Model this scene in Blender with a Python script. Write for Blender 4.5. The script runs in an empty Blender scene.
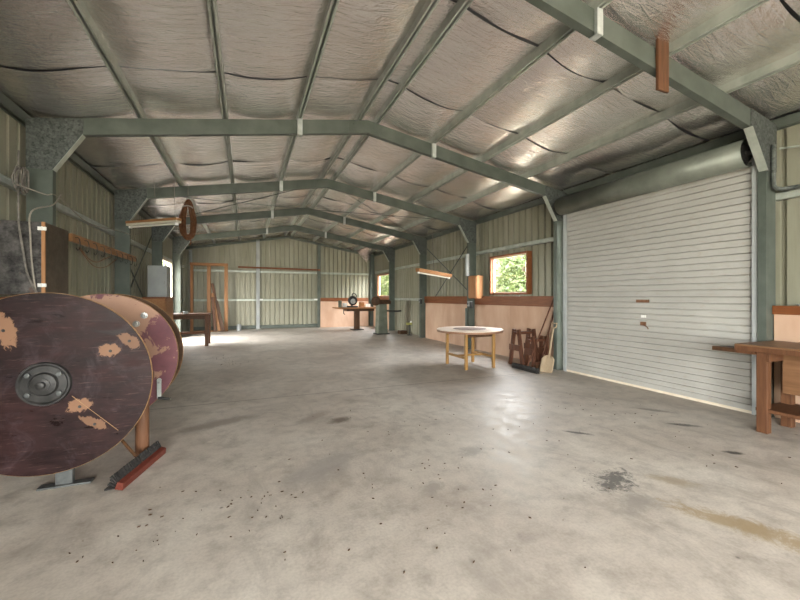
import bpy, bmesh, math, random
from mathutils import Vector, Matrix
random.seed(7)
R = math.radians
scene = bpy.context.scene
COL = scene.collection

# ------------------------------------------------------------------ materials
def nt(name):
    m = bpy.data.materials.new(name); m.use_nodes = True
    t = m.node_tree; b = t.nodes['Principled BSDF']
    return m, t, b
def node(t, kind, **kw):
    n = t.nodes.new(kind)
    for k, v in kw.items():
        if k in n.inputs: n.inputs[k].default_value = v
        else: setattr(n, k, v)
    return n
def link(t, a, b): t.links.new(a, b)
def coords(t, scale=(1, 1, 1), kind='Object', rot=(0, 0, 0), loc=(0, 0, 0)):
    tc = t.nodes.new('ShaderNodeTexCoord'); mp = t.nodes.new('ShaderNodeMapping')
    mp.inputs['Scale'].default_value = scale; mp.inputs['Rotation'].default_value = rot; mp.inputs['Location'].default_value = loc
    link(t, tc.outputs[kind], mp.inputs['Vector']); return mp.outputs['Vector']
def ramp(t, fac, stops):
    r = t.nodes.new('ShaderNodeValToRGB'); e = r.color_ramp.elements
    while len(e) < len(stops): e.new(0.5)
    for el, (p, c) in zip(e, stops):
        el.position = p; el.color = (*c, 1) if len(c) == 3 else c
    link(t, fac, r.inputs['Fac']); return r.outputs['Color']
def mix(t, fac, a, b, mode='MIX'):
    n = t.nodes.new('ShaderNodeMix'); n.data_type = 'RGBA'; n.blend_type = mode
    for sock, v in ((n.inputs[0], fac), (n.inputs[6], a), (n.inputs[7], b)):
        if isinstance(v, (int, float)): sock.default_value = v
        elif isinstance(v, tuple): sock.default_value = (*v, 1)
        else: link(t, v, sock)
    return n.outputs[2]
def bump(t, b, h, strength=0.3, dist=0.01):
    n = node(t, 'ShaderNodeBump', Strength=strength, Distance=dist); link(t, h, n.inputs['Height'])
    link(t, n.outputs['Normal'], b.inputs['Normal'])
def noise(t, vec, scale, detail=4, rough=0.55, dist=0.0):
    n = node(t, 'ShaderNodeTexNoise', Scale=scale, Detail=detail, Roughness=rough, Distortion=dist); link(t, vec, n.inputs['Vector'])
    return n.outputs['Fac']
def simple(name, c1, c2=None, rough=0.5, metal=0.0, scale=8, stretch=(1, 1, 1), bumpk=0.0, lo=0.35, hi=0.65, detail=5):
    m, t, b = nt(name)
    b.inputs['Roughness'].default_value = rough; b.inputs['Metallic'].default_value = metal
    v = coords(t, stretch); f = noise(t, v, scale, detail)
    link(t, ramp(t, f, [(lo, c1), (hi, c2 or c1)]), b.inputs['Base Color'])
    if bumpk: bump(t, b, f, bumpk, 0.01)
    return m
def wood(name, c1, c2, rough=0.55, stretch=(10, 1, 10), scale=3.5):
    m, t, b = nt(name); b.inputs['Roughness'].default_value = rough
    f = noise(t, coords(t, stretch), scale, 6, 0.6, 0.6); g = noise(t, coords(t), 3, 3)
    c = mix(t, ramp(t, g, [(0.35, (0, 0, 0)), (0.7, (0.45,) * 3)]), ramp(t, f, [(0.3, c1), (0.7, c2)]), c1)
    link(t, c, b.inputs['Base Color']); bump(t, b, f, 0.15, 0.004); return m

M = {}
M['frame'] = simple('painted_steel', (0.080, 0.092, 0.078), (0.108, 0.121, 0.104), 0.42, 0.1, 4)
M['purlin'] = simple('purlin_zinc', (0.34, 0.365, 0.32), (0.46, 0.48, 0.43), 0.36, 0.3, 6)
M['galv'] = None
def galv():
    m, t, b = nt('mottled_galvanised'); b.inputs['Metallic'].default_value = 0.15; b.inputs['Roughness'].default_value = 0.45
    v = node(t, 'ShaderNodeTexVoronoi', Scale=38); link(t, coords(t), v.inputs['Vector'])
    f = noise(t, coords(t), 60, 3)
    c = mix(t, 0.5, ramp(t, v.outputs['Color'], [(0.2, (0.03, 0.033, 0.03)), (0.8, (0.13, 0.14, 0.13))]), ramp(t, f, [(0.3, (0.03, 0.034, 0.03)), (0.7, (0.14, 0.15, 0.14))]))
    link(t, c, b.inputs['Base Color']); return m
M['galv'] = galv()
M['bright_zinc'] = simple('bright_zinc', (0.36, 0.38, 0.365), (0.48, 0.50, 0.48), 0.35, 0.3, 9)
def foil():
    m, t, b = nt('reflective_foil'); b.inputs['Metallic'].default_value = 0.94; b.inputs['Roughness'].default_value = 0.23
    v = coords(t, (1, 1, 0.2))
    a = noise(t, coords(t, (1.1, 4.5, 0.2)), 2.4, 6, 0.62, 1.4)
    w = node(t, 'ShaderNodeTexVoronoi', Scale=5.0, feature='DISTANCE_TO_EDGE'); link(t, coords(t, (0.9, 2.6, 0.2)), w.inputs['Vector'])
    e = ramp(t, w.outputs['Distance'], [(0.0, (1, 1, 1)), (0.10, (0, 0, 0))])
    fine = noise(t, v, 38, 3)
    h = mix(t, 0.22, mix(t, 0.12, a, e), fine)
    bump(t, b, h, 0.55, 0.04)
    g = noise(t, v, 1.3, 3)
    link(t, ramp(t, g, [(0.3, (0.92, 0.85, 0.82)), (0.7, (0.98, 0.955, 0.94))]), b.inputs['Base Color']); return m
M['foil'] = foil()
def cladding(name, c1, c2):
    m, t, b = nt(name); b.inputs['Roughness'].default_value = 0.42; b.inputs['Metallic'].default_value = 0.1
    f = noise(t, coords(t, (1, 1, 0.25)), 2.2, 5, 0.6); d = noise(t, coords(t, (1, 1, 0.08)), 16, 4)
    c = mix(t, ramp(t, d, [(0.5, (0, 0, 0)), (0.8, (0.35,) * 3)]), ramp(t, f, [(0.3, c1), (0.7, c2)]), (0.16, 0.145, 0.11))
    link(t, c, b.inputs['Base Color']); return m
M['clad'] = cladding('cream_cladding', (0.24, 0.228, 0.165), (0.315, 0.30, 0.235))
M['roof'] = simple('roof_sheet', (0.2, 0.2, 0.2), None, 0.6)
def roller():
    m, t, b = nt('roller_slats'); b.inputs['Roughness'].default_value = 0.5
    f = noise(t, coords(t, (1, 0.7, 1)), 1.8, 5, 0.6); d = noise(t, coords(t, (1, 1, 3)), 9, 6, 0.7)
    c = mix(t, ramp(t, d, [(0.52, (0, 0, 0)), (0.75, (0.5,) * 3)]), ramp(t, f, [(0.3, (0.36, 0.345, 0.315)), (0.7, (0.44, 0.425, 0.395))]), (0.34, 0.27, 0.2))
    link(t, c, b.inputs['Base Color']); return m
M['roller'] = roller()
M['drum'] = simple('drum_sheet', (0.12, 0.13, 0.108), (0.17, 0.18, 0.152), 0.4, 0.2, 4)
M['concrete'] = None
def concrete():
    m, t, b = nt('stained_concrete')
    big = noise(t, coords(t), 0.75, 6, 0.62, 0.4); mid = noise(t, coords(t), 5, 7, 0.65); fine = noise(t, coords(t), 60, 4)
    c = ramp(t, big, [(0.3, (0.46, 0.395, 0.335)), (0.5, (0.59, 0.525, 0.455)), (0.72, (0.70, 0.645, 0.57))])
    c = mix(t, 0.65, c, ramp(t, mid, [(0.30, (0.40, 0.385, 0.37)), (0.5, (0.8, 0.8, 0.8)), (0.72, (1, 1, 1))]), 'MULTIPLY')
    c = mix(t, 0.35, c, ramp(t, fine, [(0.3, (0.6, 0.6, 0.6)), (0.6, (1, 1, 1))]), 'MULTIPLY')
    # grey smudges of old tyre marks and scuffs
    s1 = noise(t, coords(t, (1.0, 0.6, 1), rot=(0, 0, 0.5)), 2.3, 7, 0.72, 0.8)
    c = mix(t, ramp(t, s1, [(0.50, (0, 0, 0)), (0.68, (0.55,) * 3)]), c, (0.27, 0.235, 0.20))
    # specks
    vo = node(t, 'ShaderNodeTexVoronoi', Scale=4.5, Randomness=1.0); link(t, coords(t), vo.inputs['Vector'])
    sp = ramp(t, vo.outputs['Distance'], [(0.0, (1, 1, 1)), (0.05, (0.8,) * 3), (0.08, (0, 0, 0))])
    sel = noise(t, coords(t), 3.3, 2)
    c = mix(t, mix(t, 1.0, sp, ramp(t, sel, [(0.5, (0, 0, 0)), (0.56, (0.9,) * 3)]), 'MULTIPLY'), c, (0.10, 0.085, 0.07))
    def stain_or_shade(c, x, y, rx, ry, rot, col, k, nscale=6, thr=0.5, warp=0.5):
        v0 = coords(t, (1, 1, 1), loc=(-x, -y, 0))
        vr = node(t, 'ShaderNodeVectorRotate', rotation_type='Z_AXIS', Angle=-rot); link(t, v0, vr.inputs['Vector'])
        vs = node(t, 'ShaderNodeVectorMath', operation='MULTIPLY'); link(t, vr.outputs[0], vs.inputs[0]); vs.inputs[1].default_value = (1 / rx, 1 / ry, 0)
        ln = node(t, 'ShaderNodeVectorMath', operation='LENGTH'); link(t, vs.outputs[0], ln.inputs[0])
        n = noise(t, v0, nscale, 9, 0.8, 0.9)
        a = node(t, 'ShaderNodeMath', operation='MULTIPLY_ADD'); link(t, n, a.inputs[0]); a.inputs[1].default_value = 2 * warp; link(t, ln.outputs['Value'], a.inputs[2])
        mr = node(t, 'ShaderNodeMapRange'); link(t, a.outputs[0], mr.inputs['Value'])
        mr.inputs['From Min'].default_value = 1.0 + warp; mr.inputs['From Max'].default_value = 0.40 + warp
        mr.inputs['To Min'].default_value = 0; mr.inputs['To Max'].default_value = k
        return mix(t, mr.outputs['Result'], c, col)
    c = stain_or_shade(c, 2.82, 1.30, 0.50, 0.13, -1.15, (0.27, 0.18, 0.07), 0.7, 7, warp=1.5)
    c = stain_or_shade(c, 3.0, 1.85, 0.20, 0.10, -0.9, (0.28, 0.20, 0.10), 0.5, 7, warp=1.1)
    c = stain_or_shade(c, 2.60, 2.03, 0.24, 0.13, 0.2, (0.07, 0.068, 0.065), 0.85, 13, warp=3.0)
    c = stain_or_shade(c, 2.45, 1.75, 0.22, 0.12, 0.3, (0.24, 0.215, 0.19), 0.6, 8, warp=1.4)
    c = stain_or_shade(c, 4.42, 2.62, 0.20, 0.06, -0.7, (0.05, 0.05, 0.045), 0.85, 9, warp=0.8)
    c = stain_or_shade(c, 4.66, 3.1, 0.25, 0.07, -0.9, (0.13, 0.12, 0.10), 0.7, 8, warp=0.8)
    c = stain_or_shade(c, 4.05, 1.98, 0.10, 0.05, -0.7, (0.04, 0.035, 0.03), 0.9, 9, warp=0.7)
    c = stain_or_shade(c, 3.16, 2.88, 0.17, 0.04, -0.8, (0.05, 0.045, 0.04), 0.9, 12, warp=0.9)
    c = stain_or_shade(c, 0.98, 4.2, 0.16, 0.12, 0.4, (0.13, 0.10, 0.075), 0.85, 9, warp=0.8)
    c = stain_or_shade(c, 0.75, 4.45, 0.3, 0.12, 0.8, (0.25, 0.20, 0.165), 0.6, 9, warp=0.9)
    c = stain_or_shade(c, 1.25, 2.45, 0.14, 0.10, 0.4, (0.26, 0.23, 0.20), 0.6, 8, warp=1.3)
    c = stain_or_shade(c, 1.9, 2.9, 0.16, 0.13, 0.2, (0.26, 0.23, 0.20), 0.6, 10, warp=1.3)
    c = stain_or_shade(c, -0.3, 4.6, 0.55, 0.16, 0.35, (0.22, 0.18, 0.15), 0.65, 6, warp=0.8)
    c = stain_or_shade(c, 0.6, 3.1, 0.5, 0.22, 0.6, (0.27, 0.245, 0.225), 0.6, 7, warp=1.0)
    c = stain_or_shade(c, 4.2, 6.2, 0.9, 0.6, 0.2, (0.30, 0.27, 0.24), 0.45, 4, warp=0.6)  # soft shadow of the round table, painted into the slab colour
    # sawn control joints across the slab
    tc = t.nodes.new('ShaderNodeTexCoord'); sx = t.nodes.new('ShaderNodeSeparateXYZ'); link(t, tc.outputs['Object'], sx.inputs[0])
    for yj in (5.49, 11.5):
        d = node(t, 'ShaderNodeMath', operation='SUBTRACT'); link(t, sx.outputs['Y'], d.inputs[0]); d.inputs[1].default_value = yj
        a = node(t, 'ShaderNodeMath', operation='ABSOLUTE'); link(t, d.outputs[0], a.inputs[0])
        mr = node(t, 'ShaderNodeMapRange'); link(t, a.outputs[0], mr.inputs['Value'])
        mr.inputs['From Min'].default_value = 0.004; mr.inputs['From Max'].default_value = 0.013; mr.inputs['To Min'].default_value = 0.85; mr.inputs['To Max'].default_value = 0
        c = mix(t, mr.outputs['Result'], c, (0.12, 0.105, 0.09))
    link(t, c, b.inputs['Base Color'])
    rr = ramp(t, mid, [(0.3, (0.40,) * 3), (0.7, (0.62,) * 3)]); link(t, rr, b.inputs['Roughness'])
    bump(t, b, mid, 0.08, 0.01); return m
M['concrete'] = concrete()
M['ply'] = simple('raw_plywood', (0.45, 0.28, 0.19), (0.55, 0.37, 0.265), 0.6, 0, 2.5, (1, 1, 0.4))
M['trim'] = wood('red_brown_trim', (0.135, 0.042, 0.014), (0.23, 0.085, 0.032), 0.45, (8, 0.6, 8))
M['pine'] = wood('orange_pine', (0.28, 0.125, 0.05), (0.42, 0.215, 0.10), 0.5, (8, 8, 0.7))
M['pine_h'] = wood('orange_pine_flat', (0.26, 0.115, 0.045), (0.38, 0.19, 0.085), 0.5, (8, 0.8, 8))
M['dark_wood'] = wood('dark_bench_wood', (0.045, 0.022, 0.011), (0.10, 0.048, 0.023), 0.5, (9, 9, 0.8))
M['bench_wood'] = wood('brown_bench_wood', (0.075, 0.031, 0.015), (0.145, 0.066, 0.032), 0.5, (9, 9, 0.8))
M['bench_top'] = wood('bench_top_wood', (0.125, 0.06, 0.028), (0.215, 0.115, 0.06), 0.42, (7, 0.7, 7))
M['leg_yellow'] = wood('varnished_yellow_leg', (0.23, 0.12, 0.036), (0.34, 0.195, 0.07), 0.4, (9, 9, 0.8))
M['table_top'] = simple('pale_laminate', (0.66, 0.54, 0.45), (0.76, 0.66, 0.57), 0.3, 0, 3)
M['table_edge'] = simple('brown_edge_band', (0.24, 0.13, 0.08), None, 0.5)
M['inset'] = simple('dark_inset', (0.15, 0.11, 0.10), (0.24, 0.19, 0.17), 0.4, 0, 6)
M['horse'] = wood('oiled_red_wood', (0.06, 0.022, 0.012), (0.135, 0.055, 0.03), 0.55, (9, 9, 0.9))
M['black'] = simple('black_plastic', (0.018, 0.018, 0.018), (0.04, 0.038, 0.036), 0.5, 0, 30)
M['bristle'] = simple('black_bristle', (0.010, 0.010, 0.010), (0.035, 0.03, 0.028), 0.9, 0, 60)
M['broom_red'] = wood('worn_red_paint', (0.075, 0.013, 0.008), (0.12, 0.032, 0.02), 0.5, (6, 6, 6))
M['shovel'] = wood('pale_worn_wood', (0.30, 0.22, 0.14), (0.40, 0.31, 0.21), 0.6, (6, 6, 1))
M['dark_metal'] = simple('dark_cast_iron', (0.012, 0.0115, 0.011), (0.035, 0.033, 0.032), 0.42, 0.15, 9, bumpk=0.2)
M['steel'] = simple('worn_steel', (0.28, 0.28, 0.27), (0.46, 0.46, 0.44), 0.35, 0.8, 12)
M['grey_steel'] = simple('grey_painted_steel', (0.055, 0.058, 0.058), (0.10, 0.104, 0.102), 0.45, 0.4, 12)
M['green_metal'] = simple('grey_green_machine_paint', (0.10, 0.112, 0.082), (0.155, 0.165, 0.13), 0.5, 0.1, 5)
M['light_grey'] = simple('light_grey_enamel', (0.30, 0.31, 0.31), (0.37, 0.38, 0.375), 0.45, 0, 3)
M['cream'] = simple('cream_enamel', (0.48, 0.44, 0.34), (0.56, 0.52, 0.42), 0.4, 0, 4)
M['white'] = simple('white_plastic', (0.75, 0.74, 0.71), (0.8, 0.79, 0.77), 0.4, 0, 5)
M['tube'] = simple('frosted_tube', (0.6, 0.58, 0.52), None, 0.25)
M['rope'] = simple('brown_rope', (0.05, 0.019, 0.008), (0.17, 0.072, 0.032), 0.75, 0, 50)
M['wire'] = simple('grey_wire', (0.10, 0.085, 0.075), (0.2, 0.18, 0.16), 0.55, 0, 20)
M['wire_pale'] = simple('pale_wire', (0.24, 0.21, 0.175), (0.32, 0.28, 0.24), 0.5, 0, 20)
M['pvc'] = simple('grey_pvc', (0.33, 0.345, 0.345), (0.40, 0.41, 0.41), 0.35, 0, 4)
M['rust'] = simple('rusty_steel', (0.16, 0.075, 0.04), (0.28, 0.15, 0.09), 0.7, 0.3, 14)
M['yellow_green'] = simple('yellow_green_plastic', (0.34, 0.33, 0.08), (0.42, 0.40, 0.14), 0.5)
M['gap'] = simple('weather_strip', (0.66, 0.56, 0.43), (0.74, 0.66, 0.54), 0.6)
M['dry'] = simple('dry_ground', (0.30, 0.27, 0.20), (0.40, 0.36, 0.28), 0.9, 0, 3)
M['bark'] = simple('bark', (0.12, 0.09, 0.06), (0.2, 0.16, 0.12), 0.9, 0, 10)
def leafmat(name, c1, c2):
    m, t, b = nt(name); b.inputs['Roughness'].default_value = 0.6
    b.inputs['Subsurface Weight'].default_value = 0.0
    f = noise(t, coords(t), 2.6, 4)
    col = ramp(t, f, [(0.3, c1), (0.7, c2)]); link(t, col, b.inputs['Base Color'])
    tr = node(t, 'ShaderNodeBsdfTranslucent'); link(t, col, tr.inputs['Color'])
    mx = node(t, 'ShaderNodeMixShader', Fac=0.4); link(t, b.outputs[0], mx.inputs[1]); link(t, tr.outputs[0], mx.inputs[2])
    link(t, mx.outputs[0], t.nodes['Material Output'].inputs['Surface']); return m
M['leaf'] = leafmat('leaf_green', (0.035, 0.055, 0.014), (0.11, 0.13, 0.05))
M['leaf2'] = leafmat('leaf_pale', (0.07, 0.085, 0.03), (0.19, 0.19, 0.10))
def glassmat():
    m, t, b = nt('window_glass')
    g = node(t, 'ShaderNodeBsdfGlossy', Roughness=0.02); tr = node(t, 'ShaderNodeBsdfTransparent')
    mx = node(t, 'ShaderNodeMixShader', Fac=0.05); link(t, tr.outputs[0], mx.inputs[1]); link(t, g.outputs[0], mx.inputs[2])
    link(t, mx.outputs[0], t.nodes['Material Output'].inputs['Surface']); return m
M['glass'] = glassmat()
def disc_mat(name, c1, c2, pale, patches, cover=0.0, streak=(1.5, 1, 6)):
    """film faced plywood with scratches; worn bare-ply patches given as (x, z, rx, rz, rot) round the hub"""
    m, t, b = nt(name); b.inputs['Roughness'].default_value = 0.36
    f = noise(t, coords(t, streak, rot=(0, 0.6, 0)), 3.0, 7, 0.65, 0.8); g = noise(t, coords(t), 2.3, 5, 0.6)
    c = mix(t, 0.5, ramp(t, f, [(0.32, c1), (0.68, c2)]), ramp(t, g, [(0.35, c1), (0.65, c2)]))
    sc = noise(t, coords(t, (2, 1, 26), rot=(0, -0.75, 0)), 3, 5, 0.7, 0.3)
    c = mix(t, ramp(t, sc, [(0.58, (0, 0, 0)), (0.70, (0.55,) * 3)]), c, (0.11, 0.065, 0.055))
    sm = noise(t, coords(t, (1, 1, 1), loc=(5, 0, 2)), 4.5, 8, 0.72, 0.8)
    c = mix(t, ramp(t, sm, [(0.52, (0, 0, 0)), (0.78, (0.30,) * 3)]), c, (0.11, 0.085, 0.10))  # bluish sheen spots painted into the face colour
    if cover:
        n = noise(t, coords(t), 4.2, 6, 0.65, 0.6)
        c = mix(t, ramp(t, n, [(1 - cover, (0, 0, 0)), (1 - cover + 0.025, (0.9,) * 3)]), c, pale)
    for (x, z, rx, rz, rot, k) in patches:
        v0 = coords(t, (1, 1, 1), loc=(-x, 0, -z))
        vr = node(t, 'ShaderNodeVectorRotate', rotation_type='Y_AXIS', Angle=rot); link(t, v0, vr.inputs['Vector'])
        vs = node(t, 'ShaderNodeVectorMath', operation='MULTIPLY'); link(t, vr.outputs[0], vs.inputs[0]); vs.inputs[1].default_value = (1 / rx, 0, 1 / rz)
        ln = node(t, 'ShaderNodeVectorMath', operation='LENGTH'); link(t, vs.outputs[0], ln.inputs[0])
        n = noise(t, v0, 13, 7, 0.72, 0.6)
        a = node(t, 'ShaderNodeMath', operation='MULTIPLY_ADD'); link(t, n, a.inputs[0]); a.inputs[1].default_value = 2.4; link(t, ln.outputs['Value'], a.inputs[2])
        mr = node(t, 'ShaderNodeMapRange'); link(t, a.outputs[0], mr.inputs['Value'])
        mr.inputs['From Min'].default_value = 2.20; mr.inputs['From Max'].default_value = 2.06; mr.inputs['To Max'].default_value = k
        c = mix(t, mr.outputs['Result'], c, pale)
    link(t, c, b.inputs['Base Color'])
    link(t, ramp(t, f, [(0.3, (0.24,) * 3), (0.7, (0.6,) * 3)]), b.inputs['Roughness'])
    bump(t, b, f, 0.06, 0.005); return m
M['disc_dark'] = disc_mat('dark_film_plywood', (0.003, 0.002, 0.0024), (0.027, 0.0108, 0.0102), (0.185, 0.10, 0.06),
    [(-0.225, 0.39, 0.075, 0.12, 0.3, .95), (0.375, 0.218, 0.078, 0.05, 0.2, .95), (0.505, 0.285, 0.085, 0.045, -0.7, .7), (0.195, -0.178, 0.085, 0.05, 0.25, .95), (0.285, -0.315, 0.10, 0.035, -0.5, .7), (-0.50, -0.20, .1, .08, 0, .9)])
M['disc_pink'] = disc_mat('pink_film_plywood', (0.105, 0.045, 0.058), (0.20, 0.085, 0.095), (0.36, 0.215, 0.15),
    [(0.02, 0.50, 0.55, 0.15, 0.0, .95), (0.28, 0.37, 0.26, 0.12, 0.75, .95), (-0.2, 0.3, 0.3, .2, 0, .9)], 0.43, (1, 1, 1))
M['ply_edge'] = simple('plywood_edge', (0.23, 0.125, 0.055), (0.33, 0.195, 0.095), 0.6, 0, 20)
M['barrel'] = simple('dark_brown_barrel', (0.035, 0.016, 0.007), (0.07, 0.034, 0.015), 0.6, 0, 10)
M['round_post'] = wood('turned_post', (0.085, 0.037, 0.018), (0.14, 0.066, 0.036), 0.5, (9, 9, 0.8))
M['cab_metal'] = None
def cabmat(name, base, hi, rusty):
    m, t, b = nt(name); b.inputs['Metallic'].default_value = 0.45; b.inputs['Roughness'].default_value = 0.4
    f = noise(t, coords(t), 9, 8, 0.72); g = noise(t, coords(t), 3.2, 5, 0.6); h = noise(t, coords(t, (1, 1, 1), loc=(3, 1, 2)), 3.4, 4)
    c = ramp(t, f, [(0.35, base), (0.68, hi)])
    c = mix(t, ramp(t, h, [(0.56, (0, 0, 0)), (0.66, (0.8,) * 3)]), c, rusty)
    c = mix(t, ramp(t, g, [(0.3, (0.6,) * 3), (0.55, (0,) * 3)]), c, (base[0] * .5, base[1] * .5, base[2] * .5))
    link(t, c, b.inputs['Base Color']); return m
M['cab_metal'] = cabmat('mottled_old_zinc', (0.022, 0.021, 0.021), (0.15, 0.138, 0.132), (0.17, 0.08, 0.05))
M['cab_side'] = cabmat('brown_old_zinc', (0.05, 0.036, 0.028), (0.12, 0.088, 0.068), (0.05, 0.026, 0.018))
for mm in bpy.data.materials:      # dusty, dull surfaces
    b = mm.node_tree.nodes.get('Principled BSDF') if mm.node_tree else None
    if b and mm.name not in ('stained_concrete', 'reflective_foil'): b.inputs['Specular IOR Level'].default_value = 0.22
for k in ('disc_dark', 'disc_pink'): M[k].node_tree.nodes['Principled BSDF'].inputs['Specular IOR Level'].default_value = 0.12

# ------------------------------------------------------------------ mesh helpers
class MB:
    def __init__(s): s.bm = bmesh.new()
    def quad(s, pts): 
        return s.bm.faces.new([s.bm.verts.new(p) for p in pts])
    def box(s, x0, x1, y0, y1, z0, z1):
        v = [s.bm.verts.new((x, y, z)) for x in (x0, x1) for y in (y0, y1) for z in (z0, z1)]
        for f in ((0, 1, 3, 2), (4, 6, 7, 5), (0, 4, 5, 1), (2, 3, 7, 6), (0, 2, 6, 4), (1, 5, 7, 3)):
            s.bm.faces.new([v[i] for i in f])
        return s
    def beam(s, p0, p1, w, h, up=(0, 0, 1), w1=None, h1=None):
        p0, p1 = Vector(p0), Vector(p1); d = (p1 - p0).normalized(); u = Vector(up)
        if abs(d.dot(u)) > 0.99: u = Vector((1, 0, 0))
        a = d.cross(u).normalized(); b = a.cross(d).normalized(); w1 = w if w1 is None else w1; h1 = h if h1 is None else h1
        v = []
        for p, ww, hh in ((p0, w, h), (p1, w1, h1)):
            for i, j in ((-1, -1), (1, -1), (1, 1), (-1, 1)): v.append(s.bm.verts.new(p + a * i * ww / 2 + b * j * hh / 2))
        for f in ((3, 2, 1, 0), (4, 5, 6, 7), (0, 1, 5, 4), (1, 2, 6, 5), (2, 3, 7, 6), (3, 0, 4, 7)): s.bm.faces.new([v[i] for i in f])
        return s
    def ring(s, c, a, b, r, n): return [s.bm.verts.new(c + a * (r * math.cos(2 * math.pi * i / n)) + b * (r * math.sin(2 * math.pi * i / n))) for i in range(n)]
    def bridge(s, A, B):
        n = len(A)
        for i in range(n): s.bm.faces.new((A[i], A[(i + 1) % n], B[(i + 1) % n], B[i]))
    def lathe(s, prof, origin, axis, n=24, closed=True):
        """prof: list of (radius, distance along axis)"""
        o = Vector(origin); d = Vector(axis).normalized(); u = Vector((0, 0, 1)) if abs(d.z) < 0.9 else Vector((1, 0, 0))
        a = d.cross(u).normalized(); b = d.cross(a).normalized(); rings = [s.ring(o + d * t, a, b, max(r, 1e-4), n) for r, t in prof]
        for A, B in zip(rings, rings[1:]): s.bridge(A, B)
        if closed: s.bm.faces.new(rings[0][::-1]); s.bm.faces.new(rings[-1])
        return s
    def cyl(s, p0, p1, r, r1=None, n=16):
        p0, p1 = Vector(p0), Vector(p1); return s.lathe([(r, 0), (r if r1 is None else r1, (p1 - p0).length)], p0, p1 - p0, n)
    def tube(s, pts, r, n=6, smooth=0, closed=False):
        P = [Vector(p) for p in pts]
        if smooth:
            Q = []; m = len(P); rng = m if closed else m - 1
            for i in range(rng):
                if closed: p0, p1, p2, p3 = P[i - 1], P[i], P[(i + 1) % m], P[(i + 2) % m]
                else: p0, p1, p2, p3 = P[max(i - 1, 0)], P[i], P[i + 1], P[min(i + 2, m - 1)]
                for k in range(smooth):
                    t = k / smooth
                    Q.append(0.5 * (2 * p1 + (p2 - p0) * t + (2 * p0 - 5 * p1 + 4 * p2 - p3) * t * t + (3 * p1 - p0 - 3 * p2 + p3) * t ** 3))
            if not closed: Q.append(P[-1])
            P = Q
        rings = []; m = len(P); ref = Vector((0.31, 0.17, 0.93))
        for i in range(m):
            d = (P[(i + 1) % m] - P[i - 1]) if closed else (P[min(i + 1, m - 1)] - P[max(i - 1, 0)])
            d = d.normalized() if d.length > 1e-9 else Vector((0, 0, 1))
            a = ref - d * ref.dot(d)
            if a.length < 1e-3: a = d.orthogonal()
            a.normalize(); b = d.cross(a); ref = a
            rings.append(s.ring(P[i], a, b, r, n))
        for A, B in zip(rings, rings[1:]): s.bridge(A, B)
        if closed: s.bridge(rings[-1], rings[0])
        else: s.bm.faces.new(rings[0][::-1]); s.bm.faces.new(rings[-1])
        return s
    def prism(s, poly, axis, a0, a1):
        """poly in the plane across axis: 'x' -> (y,z), 'y' -> (x,z), 'z' -> (x,y)"""
        def P(p, a): return {'x': (a, p[0], p[1]), 'y': (p[0], a, p[1]), 'z': (p[0], p[1], a)}[axis]
        A = [s.bm.verts.new(P(p, a0)) for p in poly]; B = [s.bm.verts.new(P(p, a1)) for p in poly]
        s.bridge(A, B); s.bm.faces.new(A[::-1]); s.bm.faces.new(B); return s
    def build(s, name, mat, parent=None, bevel=0.0, smooth=False, local=False, edge_mat=None, solid=0.0):
        if not solid: bmesh.ops.recalc_face_normals(s.bm, faces=s.bm.faces)
        off = Vector((0, 0, 0))
        q = parent
        while q is not None: off += q.location; q = q.parent
        if not local: bmesh.ops.translate(s.bm, verts=s.bm.verts, vec=-off)
        me = bpy.data.meshes.new(name); s.bm.to_mesh(me); s.bm.free()
        o = bpy.data.objects.new(name, me); COL.objects.link(o); me.materials.append(M[mat] if isinstance(mat, str) else mat)
        if parent is not None: o.parent = parent
        if smooth:
            for p in me.polygons: p.use_smooth = True
            me.set_sharp_from_angle(angle=R(38))
        if solid:
            sm = o.modifiers.new('Solidify', 'SOLIDIFY'); sm.thickness = solid; sm.offset = 0
        if bevel:
            bv = o.modifiers.new('Bevel', 'BEVEL'); bv.width = bevel; bv.segments = 2; bv.limit_method = 'ANGLE'
        return o
def tag(o, label=None, cat=None, group=None, kind=None):
    if label: o['label'] = label
    if cat: o['category'] = cat
    if group: o['group'] = group
    if kind: o['kind'] = kind
    return o
def thing(name, label, cat, loc=(0, 0, 0), group=None):
    o = bpy.data.objects.new(name, None); COL.objects.link(o); o.location = loc; o.empty_display_size = 0.1
    return tag(o, label, cat, group)
def copy_tree(o, parent=None):
    c = o.copy(); COL.objects.link(c); c.parent = parent
    for k in list(o.children): copy_tree(k, c)
    return c
def struct(o): o['kind'] = 'structure'; return o

# ------------------------------------------------------------------ dimensions (metres; camera stands at the origin, +Y runs down the shed)
XL, XR, XC = -2.30, 5.75, 1.725            # inner faces of the wall girts
SL, SR = -2.39, 5.84                       # cladding planes
YF, YB = -8.6, 17.5                        # front and back end walls
FR = [2.40, 5.52, 8.6, 11.6, 14.6]           # portal frames
def zr(x): return 4.12 - 0.1725 * abs(x - XC)   # top of rafters

# ------------------------------------------------------------------ floor, ground
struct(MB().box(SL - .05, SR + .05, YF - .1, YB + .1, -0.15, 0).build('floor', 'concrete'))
g = MB(); g.quad([(-60, -60, -0.16), (70, -60, -0.16), (70, 80, -0.16), (-60, 80, -0.16)])
struct(g.build('ground', 'dry'))
g = MB(); g.prism([(17, -.16), (24, 3.5), (34, 9.0), (60, 14.0), (60, -.16)], 'y', -5, 75); struct(g.build('hill', 'leaf2', smooth=True))

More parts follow.
